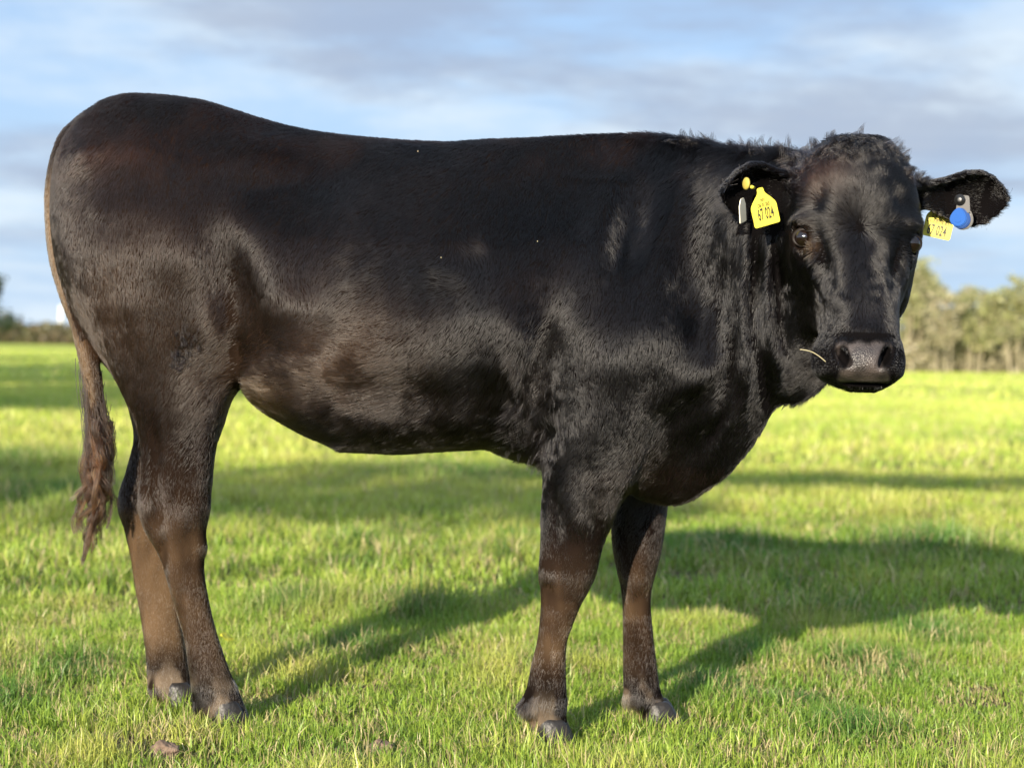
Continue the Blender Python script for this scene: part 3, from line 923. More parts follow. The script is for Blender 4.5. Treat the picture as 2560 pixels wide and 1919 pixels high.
def long_hair(name, spots, locks, per, length, wave, amp, seed, lift=.6, spread=.006, sag=.5):
    """locks of hair standing off the surface around given points of the reading grid"""
    g = np.random.default_rng(seed)
    P, Rd, T = [], [], []
    K = 10
    for (a, c, ru, rv, ymax, lu, lz) in spots:
        m = np.where((np.hypot((cu - a) / ru, (cv - c) / rv) < 1) & (BC[:, 1] < ymax) & (BN[:, 1] < .5))[0]
        if not len(m): continue
        for k in g.choice(m, locks):
            n = BN[k]; d = n * lift + np.array((lu, 0, lz)) + g.normal(0, .38, 3)
            d /= np.linalg.norm(d)
            side = np.cross(d, n); side /= max(np.linalg.norm(side), 1e-6)
            Lk = length * g.uniform(.45, 1.15); turn = g.choice([-1, 1]) * g.uniform(.4, 1.0) * wave
            root = BC[k] - n * .003 + g.normal(0, spread, (per, 3)); root -= n * np.clip(((root - BC[k]) @ n), 0, 1)[:, None]
            t = np.linspace(0, 1, K)
            ctr = np.zeros((K, 3)); cur = np.zeros(3); dd = d.copy()
            for i in range(1, K):
                ang = turn * (.3 + 1.2 * t[i]) * .55
                dd = dd * math.cos(ang) + np.cross(side if i % 2 else n, dd) * math.sin(ang) * amp * 1.6
                dd[2] -= sag * .12; dd /= np.linalg.norm(dd)
                cur = cur + dd * Lk / (K - 1); ctr[i] = cur
            off = (root - BC[k])[:, None, :] * (1 - .78 * t ** 1.2)[None, :, None]
            pts = BC[k] + off + ctr[None] * g.uniform(.75, 1.1, (per, 1, 1)) + g.normal(0, .0012, (per, 1, 3)) * t[None, :, None]
            P.append(pts); Rd.append(np.full((per, K), .00034) * np.linspace(1, .3, K)); T.append(np.tile((.0065, .0052, .0054), (per, 1)) * g.uniform(.6, 2.0) * g.uniform(.7, 1.4, (per, 1)))
    o = hair_object(name, np.vstack(P), np.vstack(Rd), np.vstack(T), cow, coat_m)
    o['kind'] = 'stuff'
    return o
long_hair("poll_curls", [(1780, 312, 30, 24, 3.95, -.5, .1), (1830, 300, 40, 20, 3.95, -.2, .1), (1880, 302, 40, 22, 3.95, .4, 0), (1925, 325, 28, 30, 3.95, .6, -.1),
                         (1955, 365, 22, 30, 3.95, .6, -.2), (1745, 350, 24, 30, 3.95, -.6, -.1), (1850, 335, 80, 24, 3.95, .2, -.8), (1730, 390, 22, 26, 3.95, -.4, -.4)],
          26, 30, .032, .7, .7, 41, .10)
long_hair("dirty_hair", [(405, 740, 30, 48, 4.3, -.1, -.7), (385, 770, 18, 26, 4.3, -.1, -.7)], 34, 14, .013, .3, .3, 59, .25, .004)
long_hair("elbow_hair", [(1130, 915, 40, 60, 4.2, -.5, -.6), (1165, 960, 22, 40, 4.2, -.2, -.9)], 26, 12, .030, .4, .3, 67, .25, .006)
long_hair("neck_crest", [(1600 + 26 * i, 325 + 3 * i, 24, 18, 4.3, -.3, .8) for i in range(6)] + [(1480 + 30 * i, 300 + 4 * i, 24, 12, 4.3, -.9, .2) for i in range(4)], 16, 18, .032, .5, .5, 47, .5)
long_hair("ear_fringe", [(1590, 372, 30, 22, 3.86, -.6, -.6), (1575, 410, 22, 26, 3.86, -.5, -.8), (1640, 355, 40, 16, 3.86, -.3, -.4), (2120, 480, 60, 26, 3.95, .5, -.5), (2150, 420, 26, 30, 3.95, .8, -.2)],
          8, 10, .010, .3, .4, 53, .1)

# ------------------------------------------------------------------ heifer: eyes, hooves
eye_m, nt, b = material("eye", (.006, .0032, .0022), .05, .55)
rim_m, nt, b = material("eyelid_skin", (.011, .0075, .006), .6, .25)
for i, e in enumerate(EYES):
    bm = bmesh.new()
    bmesh.ops.create_uvsphere(bm, u_segments=28, v_segments=18, radius=.0200)
    o = bm_obj("eye", bm, cow, eye_m)
    o.location = Vector(e + np.array((0, .004, 0))) - Vector(cow.location) if False else Vector(e + np.array((0, -.001, 0)))
    o.matrix_parent_inverse = cow.matrix_world.inverted()
    # lids: a rim around the opening, thicker above
    bm = bmesh.new(); ns, nr = 36, 10; rows = []
    side = -1 if i == 0 else 1
    for a in range(ns):
        th = 2 * math.pi * a / ns
        rx, rz = .0200, .0140
        c = Vector((rx * math.cos(th), -.0085 + (.010 * (side * math.cos(th) > 0) * abs(math.cos(th))), rz * math.sin(th) - .002 * math.cos(th) * side))
        tr = .0034 + .0034 * max(0, math.sin(th))
        row = []
        out = Vector((math.cos(th), -.1, math.sin(th))).normalized(); fw = Vector((0, -1, 0))
        for r_ in range(nr):
            ph = 2 * math.pi * r_ / nr
            row.append(bm.verts.new(c + out * tr * math.cos(ph) + fw * tr * math.sin(ph)))
        rows.append(row)
    for a in range(ns):
        for r_ in range(nr):
            bm.faces.new((rows[a][r_], rows[(a + 1) % ns][r_], rows[(a + 1) % ns][(r_ + 1) % nr], rows[a][(r_ + 1) % nr]))
    bpy.context.view_layer.update()
    l_ = bm_obj("eyelid", bm, o, rim_m)
    l_.location = Vector(e + np.array((0, -.003, 0)))

hoof_m, nt, b = material("hoof_horn", (.03, .025, .02), .45, .4)
tc, n, cr = add_noise_color(hoof_m, nt, b, [(.3, (.006, .005, .0045)), (.7, (.020, .016, .013))], 40)
add_bump(nt, b, tc, 90, .3)
def hoof(u, v, Y, fwd):
    """two claws under one foot"""
    p = W(u, v, Y); bm = bmesh.new()
    for s in (-1, 1):
        rows = []
        for z, ln, wd, off in ((.040, .026, .014, -.004), (.030, .034, .018, -.002), (.012, .041, .0215, .001), (-.004, .045, .023, .004), (-.026, .049, .024, .008)):
            row = []
            for a in range(18):
                th = 2 * math.pi * a / 18
                x = math.cos(th); y = math.sin(th)
                px = ln * (x if x > 0 else x * .75) * (1 - .18 * abs(y) ** 2) + off
                py = wd * y
                row.append(bm.verts.new((p[0] + fwd * px, Y + s * .0235 + py, z)))
            rows.append(row)
        for a, b2 in zip(rows[:-1], rows[1:]):
            for i in range(18):
                bm.faces.new((a[i], a[(i + 1) % 18], b2[(i + 1) % 18], b2[i]))
        bm.faces.new(rows[0]); bm.faces.new(rows[-1][::-1])
    bmesh.ops.recalc_face_normals(bm, faces=bm.faces)
    return bm_obj("hoof", bm, cow, hoof_m)
hoof(485, 1540, 4.17, 1); hoof(385, 1510, 4.36, 1); hoof(1188, 1580, 4.03, 1); hoof(1418, 1552, 4.25, 1)
# ------------------------------------------------------------------ ground
GROUND_Z = -0.022
def gz(x, y):
    x = np.asarray(x, float); y = np.asarray(y, float)
    P = np.stack([x, y, np.zeros_like(x)], -1)
    d = np.hypot(x, y)
    a = np.clip((d - 5.0) / 40, 0, 1)
    small = (fnoise(P, .9, 71, 2) - .5) * .035 * np.clip((np.hypot(x + .15, y - 4.2) - .9) / 1.5, .25, 1)
    return GROUND_Z + small + a * (fnoise(P, .055, 75, 2) - .5) * .7 * np.clip(d / 60, 0, 1)

def make_ground():
    ys = np.concatenate([-np.geomspace(400, 1, 30), np.linspace(0, 12, 90), np.geomspace(12.3, 4200, 150)])
    ax = np.concatenate([np.linspace(0, 4, 40), np.geomspace(4.2, 3000, 60)])
    xs = np.concatenate([-ax[:0:-1], ax])
    X, Y = np.meshgrid(xs, ys)
    V = np.stack([X, Y, gz(X, Y)], -1).reshape(-1, 3)
    ny, nx = X.shape
    i = np.arange(ny * nx).reshape(ny, nx)
    Q = np.stack([i[:-1, :-1], i[:-1, 1:], i[1:, 1:], i[1:, :-1]], -1).reshape(-1, 4)
    m, nt, b = material("pasture_soil", (.05, .07, .02), .9, .1)
    L = nt.links.new
    geo = node(nt, 'ShaderNodeNewGeometry')
    def noise(scale, detail=4, rough=.55):
        n = node(nt, 'ShaderNodeTexNoise'); n.inputs['Scale'].default_value = scale; n.inputs['Detail'].default_value = detail
        n.inputs['Roughness'].default_value = rough
        L(geo.outputs['Position'], n.inputs['Vector']); return n.outputs[0]
    def ramp(f, stops):
        r = node(nt, 'ShaderNodeValToRGB'); e = r.color_ramp.elements
        e[0].position, e[0].color = stops[0][0], (*stops[0][1], 1); e[1].position, e[1].color = stops[-1][0], (*stops[-1][1], 1)
        for p, c in stops[1:-1]:
            q = e.new(p); q.color = (*c, 1)
        L(f, r.inputs[0]); return r.outputs[0]
    turf = ramp(noise(6, 6), [(.30, (.050, .062, .016)), (.5, (.095, .115, .024)), (.70, (.15, .155, .038))])
    soil = ramp(noise(45, 4), [(.35, (.030, .022, .013)), (.65, (.075, .052, .030))])
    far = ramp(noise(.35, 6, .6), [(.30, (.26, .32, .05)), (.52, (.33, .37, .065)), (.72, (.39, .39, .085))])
    mx = node(nt, 'ShaderNodeMix', data_type='RGBA'); L(ramp(noise(2.3, 3), [(.44, (0, 0, 0)), (.56, (1, 1, 1))]), mx.inputs[0]); L(soil, mx.inputs[6]); L(turf, mx.inputs[7])
    # brighter ground colour stands for sunlit blades beyond; close by soil shows between them
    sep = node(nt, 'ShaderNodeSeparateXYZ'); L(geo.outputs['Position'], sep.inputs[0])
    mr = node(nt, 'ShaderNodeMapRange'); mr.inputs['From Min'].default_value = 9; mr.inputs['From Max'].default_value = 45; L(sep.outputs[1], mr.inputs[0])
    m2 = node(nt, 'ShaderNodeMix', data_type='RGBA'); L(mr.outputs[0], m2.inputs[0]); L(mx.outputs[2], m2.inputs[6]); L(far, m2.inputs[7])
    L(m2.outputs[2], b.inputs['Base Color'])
    bp = node(nt, 'ShaderNodeBump'); bp.inputs['Strength'].default_value = .8; bp.inputs['Distance'].default_value = .05
    L(noise(18, 5), bp.inputs['Height']); L(bp.outputs[0], b.inputs['Normal'])
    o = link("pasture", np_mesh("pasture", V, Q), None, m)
    tag(o, "sunlit green pasture reaching to the horizon", kind='structure')
make_ground()

# ------------------------------------------------------------------ grass
def grass_material():
    m = bpy.data.materials.new("grass_blade"); m.use_nodes = True
    nt = m.node_tree; nt.nodes.clear(); L = nt.links.new
    out = node(nt, 'ShaderNodeOutputMaterial')
    a = node(nt, 'ShaderNodeAttribute'); a.attribute_name = 'tint'
    p = node(nt, 'ShaderNodeBsdfPrincipled'); p.inputs['Roughness'].default_value = .42; p.inputs['Specular IOR Level'].default_value = .35
    t = node(nt, 'ShaderNodeBsdfTranslucent')
    L(a.outputs['Color'], p.inputs['Base Color'])
    g = node(nt, 'ShaderNodeMix', data_type='RGBA', blend_type='MULTIPLY'); g.inputs[0].default_value = 1
    L(a.outputs['Color'], g.inputs[6]); g.inputs[7].default_value = (1.0, 1.1, .55, 1); L(g.outputs[2], t.inputs['Color'])
    mx = node(nt, 'ShaderNodeMixShader'); mx.inputs[0].default_value = .35
    L(p.outputs[0], mx.inputs[1]); L(t.outputs[0], mx.inputs[2]); L(mx.outputs[0], out.inputs[0])
    return m
grass_m = grass_material()

def wpt(u, v):       # ground point seen at (u, v)
    d = ray(u, v); return np.array((0, 0, CAM_H)) + d * ((GROUND_Z - CAM_H) / d[2])
TUSSOCKS = [(wpt(60, 1085), .55), (wpt(985, 1030), .7), (wpt(1560, 1190), .35), (wpt(2010, 1190), .4), (wpt(-40, 1010), .8), (wpt(880, 1330), .16), (wpt(1840, 1580), .12)]
BARE = [(wpt(352, 1632), .055), (wpt(820, 1622), .05), (wpt(258, 1462), .05), (wpt(905, 1455), .05), (wpt(1160, 1575), .05), (wpt(1000, 1420), .07), (wpt(1760, 1460), .06), (wpt(1850, 1450), .07),
        (wpt(2100, 1490), .06), (wpt(2000, 1700), .05), (wpt(1500, 1245), .12), (wpt(580, 1510), .05), (wpt(750, 1570), .05), (wpt(180, 1330), .07)]
_bg = np.random.default_rng(404)
BARE += [(wpt(_bg.uniform(0, 2212), _bg.uniform(1230, 1655)), _bg.uniform(.025, .075)) for _ in range(46)]
TUSSOCKS += [(wpt(_bg.uniform(0, 2212), _bg.uniform(1150, 1650)), _bg.uniform(.05, .16)) for _ in range(26)]

_feet = [W(a, b_, c)[:2] for a, b_, c in ((485, 1540, 4.17), (385, 1510, 4.36), (1188, 1580, 4.03), (1418, 1552, 4.25))]
TUSSOCKS = [(c, r) for c, r in TUSSOCKS if min(np.hypot(c[0] - f[0], c[1] - f[1]) for f in _feet) > .30]

def blades(name, n, y0, y1, h, w, seed, segs, xl=None, dry=.16):
    g = np.random.default_rng(seed)
    y = np.sqrt(g.uniform(y0 ** 2, y1 ** 2, n))
    half = .275 * y + .25
    x = g.uniform(-1, 1, n) * half
    # blades stand in small tillers: most share a clump centre and lean away from it
    nc = max(n // 11, 1)
    ci = g.integers(0, nc, n); cl = g.random(n) < .8
    cr_ = (.016 if segs == 2 else .05) * (1 + y / 12)
    ox, oy = g.normal(0, 1, n) * cr_, g.normal(0, 1, n) * cr_
    x = np.where(cl, x[ci] + ox, x); y = np.where(cl, y[ci] + oy, y)
    P = np.stack([x, y, np.zeros(n)], 1)
    n1 = fnoise(P, .7, 81, 3); n2 = fnoise(P, 4.0, 85, 2); n3 = fnoise(P, 14., 89, 2); nL = fnoise(P, .16, 93, 3)
    hh = h * (.35 + 1.3 * n2) * g.uniform(.40, 1.30, n) * (.45 + 1.1 * n1)
    ts = np.zeros(n)
    for c, r in TUSSOCKS:
        ts = np.maximum(ts, np.exp(-((x - c[0]) ** 2 + ((y - c[1]) * .6) ** 2) / r ** 2))
    hh *= 1 + .8 * ts
    for hu, hv, hY in ((485, 1540, 4.17), (385, 1510, 4.36), (1188, 1580, 4.03), (1418, 1552, 4.25)):
        hp = W(hu, hv, hY)
        hh *= 1 + .12 * np.exp(-((x - hp[0] - .01) / .09) ** 2 - ((y - hY + .08) / .05) ** 2)
    keep = np.ones(n, bool)
    bare = np.zeros(n)
    for c, r in BARE:
        bare = np.maximum(bare, np.exp(-(((x - c[0]) / 1.5) ** 2 + (y - c[1]) ** 2) / r ** 2))
    keep &= g.random(n) > bare * .92
    keep &= g.random(n) > .45 * sstep(n3, .5, .72)
    hh *= 1 - .5 * bare
    # trampled under the hooves
    x, y, hh, n1, n2, n3, nL, ts, bare, ox, oy, cl = [a[keep] for a in (x, y, hh, n1, n2, n3, nL, ts, bare, ox, oy, cl)]
    n = len(x)
    ww = w * g.uniform(.6, 1.3, n)
    az = g.uniform(0, 6.283, n); lean = np.abs(g.normal(.62, .42, n)) + .35 * bare
    la = np.where(cl, np.arctan2(oy, ox) + g.normal(0, .6, n), az + g.normal(0, .5, n) + 1.57)
    base = np.stack([x, y, gz(x, y) - .004], 1)
    side = np.stack([np.cos(az), np.sin(az), np.zeros(n)], 1)
    ld = np.stack([np.cos(la), np.sin(la), np.zeros(n)], 1)
    up = np.array((0, 0, 1.0))
    tip = base + (ld * np.sin(lean)[:, None] + up * np.cos(lean)[:, None] * 1.0) * hh[:, None]
    if segs == 2:
        lm = lean * .45
        mid = base + (ld * np.sin(lm)[:, None] + up * np.cos(lm)[:, None]) * (hh * .55)[:, None]
        V = np.stack([base - side * ww[:, None] * .5, base + side * ww[:, None] * .5, mid + side * ww[:, None] * .42, mid - side * ww[:, None] * .42, tip], 1)
        i = (np.arange(n) * 5)[:, None]
        F = np.concatenate([i + [0, 1, 2], i + [0, 2, 3], i + [3, 2, 4]], 1).reshape(-1, 3)
        k = 5
    else:
        V = np.stack([base - side * ww[:, None] * .5, base + side * ww[:, None] * .5, tip], 1)
        i = (np.arange(n) * 3)[:, None]
        F = i + [0, 1, 2]; k = 3
    green = np.array((.150, .245, .030)); lime = np.array((.345, .425, .066)); deep = np.array((.060, .150, .028)); straw = np.array((.48, .40, .20)); yel = np.array((.50, .46, .12))
    t = green + (lime - green) * np.clip(g.random(n) * .9 + (n1 - .5) * 1.6 + (nL - .5) * 1.6 + .22, 0, 1)[:, None]
    wy = np.clip((n2 - .45) * 2.0 + (nL - .5), 0, .6)[:, None]; t = t * (1 - wy) + yel * wy
    wd = np.clip(ts * .9, 0, .9)[:, None]; t = t * (1 - wd) + deep * wd
    isdry = g.random(n) < dry * (.4 + 2.2 * sstep(n3, .45, .65)) + .5 * bare
    t[isdry] = straw * g.uniform(.5, 1.1, (isdry.sum(), 1))
    t *= g.uniform(.75, 1.2, (n, 1))
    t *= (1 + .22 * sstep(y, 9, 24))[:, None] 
    me = np_mesh(name, V.reshape(-1, 3), F, smooth=False)
    c = me.attributes.new('tint', 'FLOAT_COLOR', 'POINT')
    c.data.foreach_set('color', np.hstack([np.repeat(t, k, 0), np.ones((n * k, 1))]).astype(np.float32).ravel())
    o = link(name, me, None, grass_m)
    return o
for nm, n, y0, y1, h, w, sg, lab in (
        ("near_grass", 280000, 2.6, 6.2, .046, .0026, 2, "short bright grass around the heifer's hooves and along the bottom edge"),
        ("middle_grass", 190000, 6.0, 14.0, .068, .0055, 2, "soft-focus grass just beyond the heifer, partly in shade"),
        ("far_grass", 230000, 13.5, 42.0, .085, .015, 1, "blurred yellow-green grass in the middle distance"),
        ("distant_grass", 160000, 40.0, 170.0, .11, .055, 1, "thin bright strip of grass below the far trees")):
    o = blades("grass", n, y0, y1, h, w, len(nm) * 7, sg)
    tag(o, lab, "grass", kind='stuff')
# ------------------------------------------------------------------ trees
def branch_tube(P, rad, ns=6):
    """P (k,3) path, rad (k,) -> verts, quads"""
    k = len(P)
    V = []; d = np.gradient(P, axis=0); d /= np.maximum(np.linalg.norm(d, axis=1), 1e-9)[:, None]
    ref = np.array((.3, .9, .2)) if abs(d[0] @ np.array((.3, .9, .2))) < .8 else np.array((1., 0, 0))
    for i in range(k):
        a = np.cross(d[i], ref); a /= np.linalg.norm(a); b_ = np.cross(d[i], a)
        th = np.arange(ns) * 2 * math.pi / ns
        V.append(P[i] + rad[i] * (np.cos(th)[:, None] * a + np.sin(th)[:, None] * b_))
    V = np.vstack(V); Q = []
    for i in range(k - 1):
        for j in range(ns):
            Q.append((i * ns + j, i * ns + (j + 1) % ns, (i + 1) * ns + (j + 1) % ns, (i + 1) * ns + j))
    return V, np.array(Q)

def tree_data(seed, H, stems, spread, leaf, n_leaf, crown_lo, bark, leafcols, dens=1.0):
    """returns trunk mesh, crown mesh"""
    g = np.random.default_rng(seed)
    VV, QQ, off = [], [], 0; ends = []
    def add(P, r, ns=6):
        nonlocal off
        v, q = branch_tube(np.array(P), np.array(r), ns); VV.append(v); QQ.append(q + off); off += len(v)
    for s in range(stems):
        a = g.uniform(0, 6.28); lean = g.uniform(.02, .22) if stems > 1 else .03
        h = H * g.uniform(.75, .95)
        base = np.array((math.cos(a), math.sin(a), 0)) * (.15 * (stems - 1)) * H / 8
        P = [base + np.array((math.cos(a) * lean * t * h + g.normal(0, .02) * h * t, math.sin(a) * lean * t * h + g.normal(0, .02) * h * t, t * h)) for t in np.linspace(0, 1, 7)]
        P[0][2] = -.3
        r0 = .022 * H / math.sqrt(stems)
        add(P, r0 * np.linspace(1, .15, 7), 7)
        for b_ in range(9 if stems > 1 else 22):
            t = g.uniform(crown_lo, .97); i = t * 6; i0 = min(int(i), 5)
            p0 = P[i0] + (P[i0 + 1] - P[i0]) * (i - i0)
            az = g.uniform(0, 6.28); ln = H * spread * (1.15 - .55 * t) * g.uniform(.6, 1.1)
            el = g.uniform(.2, .9)
            d = np.array((math.cos(az) * math.cos(el), math.sin(az) * math.cos(el), math.sin(el)))
            Q = [p0 + d * ln * tt + np.array((0, 0, .12 * ln * tt * tt)) + g.normal(0, .03 * ln, 3) * tt for tt in np.linspace(0, 1, 5)]
            add(Q, r0 * .42 * (1 - .5 * t) * np.linspace(1, .15, 5), 5)
            for tt in np.linspace(.3, 1, 4): ends.append((Q[0] + (Q[-1] - Q[0]) * tt, ln * .30))
            for _ in range(2):
                j = g.integers(1, 4); dd = d + g.normal(0, .6, 3); l2 = ln * .45
                R2 = [Q[j] + dd * l2 * tt for tt in np.linspace(0, 1, 3)]
                add(R2, r0 * .16 * np.linspace(1, .2, 3), 4); ends.append((R2[-1], ln * .25))
        ends.append((P[-1], H * .06))
    tm = np_mesh("trunk", np.vstack(VV), np.vstack(QQ))
    # leaves: clumped around branch ends, gaps between
    C = np.array([e[0] for e in ends]); S = np.array([e[1] for e in ends])
    k = g.integers(0, len(C), n_leaf)
    L = C[k] + g.normal(0, 1, (n_leaf, 3)) * S[k][:, None] * np.array((.8, .8, .6))
    L = L[L[:, 2] > H * crown_lo * .5]; m = len(L)
    a = g.normal(0, 1, (m, 3)); a /= np.linalg.norm(a, axis=1)[:, None]
    b_ = np.cross(a, g.normal(0, 1, (m, 3))); b_ /= np.linalg.norm(b_, axis=1)[:, None]
    s = leaf * g.uniform(.6, 1.4, m)[:, None]
    V = np.stack([L - a * s, L + b_ * s * .55, L + a * s, L - b_ * s * .55], 1).reshape(-1, 3)
    F = np.arange(m * 4).reshape(-1, 4)
    cm = np_mesh("crown", V, F, smooth=False)
    cols = np.array(leafcols); ck = vnoise(L, 1.3 / (H / 8), seed)
    t = cols[np.clip((ck * len(cols) + g.normal(0, .5, m)).astype(int), 0, len(cols) - 1)] * g.uniform(.7, 1.3, (m, 1))
    at = cm.attributes.new('tint', 'FLOAT_COLOR', 'POINT')
    at.data.foreach_set('color', np.hstack([np.repeat(t, 4, 0), np.ones((m * 4, 1))]).astype(np.float32).ravel())
    tm.materials.append(bark); cm.materials.append(grass_m)
    return tm, cm

bark_pale, nt, b = material("pale_bark", (.20, .16, .10), .85, .2)
tc, n, cr = add_noise_color(bark_pale, nt, b, [(.35, (.20, .17, .11)), (.65, (.33, .285, .185))], 3)
bark_dark, nt, b = material("dark_bark", (.05, .04, .03), .9, .2)
add_noise_color(bark_dark, nt, b, [(.35, (.03, .025, .02)), (.65, (.09, .07, .05))], 4)

OLIVE = [(.275, .285, .12), (.31, .30, .145), (.24, .25, .115), (.32, .295, .175)]
TANNY = [(.35, .305, .205), (.31, .27, .175), (.28, .265, .15), (.37, .32, .215)]
def place_tree(datas, loc, s, rot, name, label, group=None):
    e = empty(name, loc); e.rotation_euler = (0, 0, rot); e.scale = (s, s, s)
    for nm, d in zip(("trunk", "crown"), datas):
        o = bpy.data.objects.new(nm, d); COL.objects.link(o); o.parent = e
    tag(e, label, "tree", group)
    return e
variants = [tree_data(101, 7.2, 5, .20, .16, 3400, .38, bark_pale, OLIVE), tree_data(102, 7.0, 6, .17, .16, 2300, .42, bark_pale, OLIVE + TANNY[:2]),
            tree_data(103, 6.6, 6, .18, .15, 2000, .35, bark_pale, TANNY), tree_data(104, 6.8, 4, .22, .16, 3000, .36, bark_pale, OLIVE)]
tg = np.random.default_rng(5)
TREES = [  # u, height factor, variant, extra depth
    (1962, 1.22, 0, 0), (2006, 1.14, 3, 3), (2040, .92, 2, -4), (2072, .95, 1, 2), (2105, .98, 3, -2), (2137, .74, 2, 4), (2168, .92, 1, 0), (2200, 1.02, 0, -3),
    (1985, .80, 2, 12), (2090, .75, 2, 12), (2190, .78, 1, 12), (2050, .8, 3, 14), (2150, .7, 0, 14)]
names8 = {1962: "tall olive-leaved tree rising right beside the heifer's muzzle, highest of the wood", 2006: "olive round-topped tree second from the heifer's muzzle in the right-hand wood",
          2040: "tan thin-leaved tree third from the heifer's muzzle in the right-hand wood",
          2072: "pale-stemmed tree in the middle of the right-hand wood", 2105: "olive tree left of the dip in the right-hand wood's skyline", 2137: "low tan tree in the dip of the right-hand wood's skyline",
          2168: "pale-stemmed tree just right of the dip in the right-hand wood", 2200: "olive tree at the right edge of the picture"}
DT = 150.0
for u, s, vi, dd in TREES:
    p = W(u, 800, DT + dd); p[2] = float(gz(p[0], p[1]))
    lab = names8.get(u, "thin tree half hidden behind the front row of the right-hand wood")
    place_tree(variants[vi], p, s, tg.uniform(0, 6.28), "autumn_tree", lab, "autumn trees of the wood on the right")
# brush along the foot of the wood
def scrub(name, cx0, cx1, d0, d1, n, h, leaf, cols, seed, label):
    g = np.random.default_rng(seed)
    u = g.uniform(cx0, cx1, n); d = g.uniform(d0, d1, n)
    X = (u * U - 512) / FPX * d
    hh = h * (.35 + 1.1 * fnoise(np.stack([X * .2, d * .05, np.zeros(n)], 1), 1.0, seed, 3))
    z = gz(X, d) + hh * g.random(n) ** .8
    L = np.stack([X, d, z], 1)
    a = g.normal(0, 1, (n, 3)); a /= np.linalg.norm(a, axis=1)[:, None]
    b_ = np.cross(a, g.normal(0, 1, (n, 3))); b_ /= np.linalg.norm(b_, axis=1)[:, None]
    s = leaf * g.uniform(.6, 1.4, n)[:, None]
    V = np.stack([L - a * s, L + b_ * s * .6, L + a * s, L - b_ * s * .6], 1).reshape(-1, 3)
    me = np_mesh(name, V, np.arange(n * 4).reshape(-1, 4), smooth=False)
    cols = np.array(cols); ck = vnoise(np.stack([X * .15, d * .1, z * .3], 1), 1.0, seed)
    t = cols[np.clip((ck * len(cols) + g.normal(0, .6, n)).astype(int), 0, len(cols) - 1)] * g.uniform(.7, 1.3, (n, 1))
    at = me.attributes.new('tint', 'FLOAT_COLOR', 'POINT')
    at.data.foreach_set('color', np.hstack([np.repeat(t, 4, 0), np.ones((n * 4, 1))]).astype(np.float32).ravel())
    o = link(name, me, None, grass_m)
    tag(o, label, "wood" if "wood" in name else "brush", kind='stuff')
    return o
scrub("undergrowth", 1780, 2420, 148, 168, 28000, 3.2, .17, [(.33, .29, .20), (.38, .335, .22), (.28, .27, .15), (.35, .32, .17)], 61, "brown undergrowth along the foot of the right-hand wood")
scrub("wood", -160, 760, 880, 960, 30000, 9.0, .8, [(.13, .105, .065), (.16, .12, .07), (.10, .10, .045), (.15, .13, .06)], 63, "low brownish wood along the left horizon behind the tail")
# dark tree at the left edge
oak = tree_data(120, 11, 1, .40, .36, 26000, .10, bark_dark, [(.030, .045, .022), (.040, .055, .022), (.022, .035, .020)])
p = W(-80, 736, 230); p[2] = float(gz(p[0], p[1]))
place_tree(oak, p, .84, 1.0, "leafy_tree", "dark green leafy tree cut by the left edge of the picture")
# trees to the left and behind the camera: their shadows lie on the meadow
thorn = tree_data(131, 8.0, 1, .42, .20, 12000, .25, bark_dark, [(.05, .07, .02), (.07, .08, .03)])
sdir = -np.array((to_sun.x, to_sun.y)) / math.hypot(to_sun.x, to_sun.y)
for i, (x, y, s) in enumerate(((-12.5, 14, 1.0), (-16.5, 24, 1.2), (-21, 36, 1.3), (-27, 52, 1.4), (-36, 74, 1.5))):
    place_tree(thorn, (x, y, float(gz(np.array(x), np.array(y)))), s, i * 1.3, "field_tree", "field tree left of the picture that shades the grass behind the tail", "field trees left of the picture")

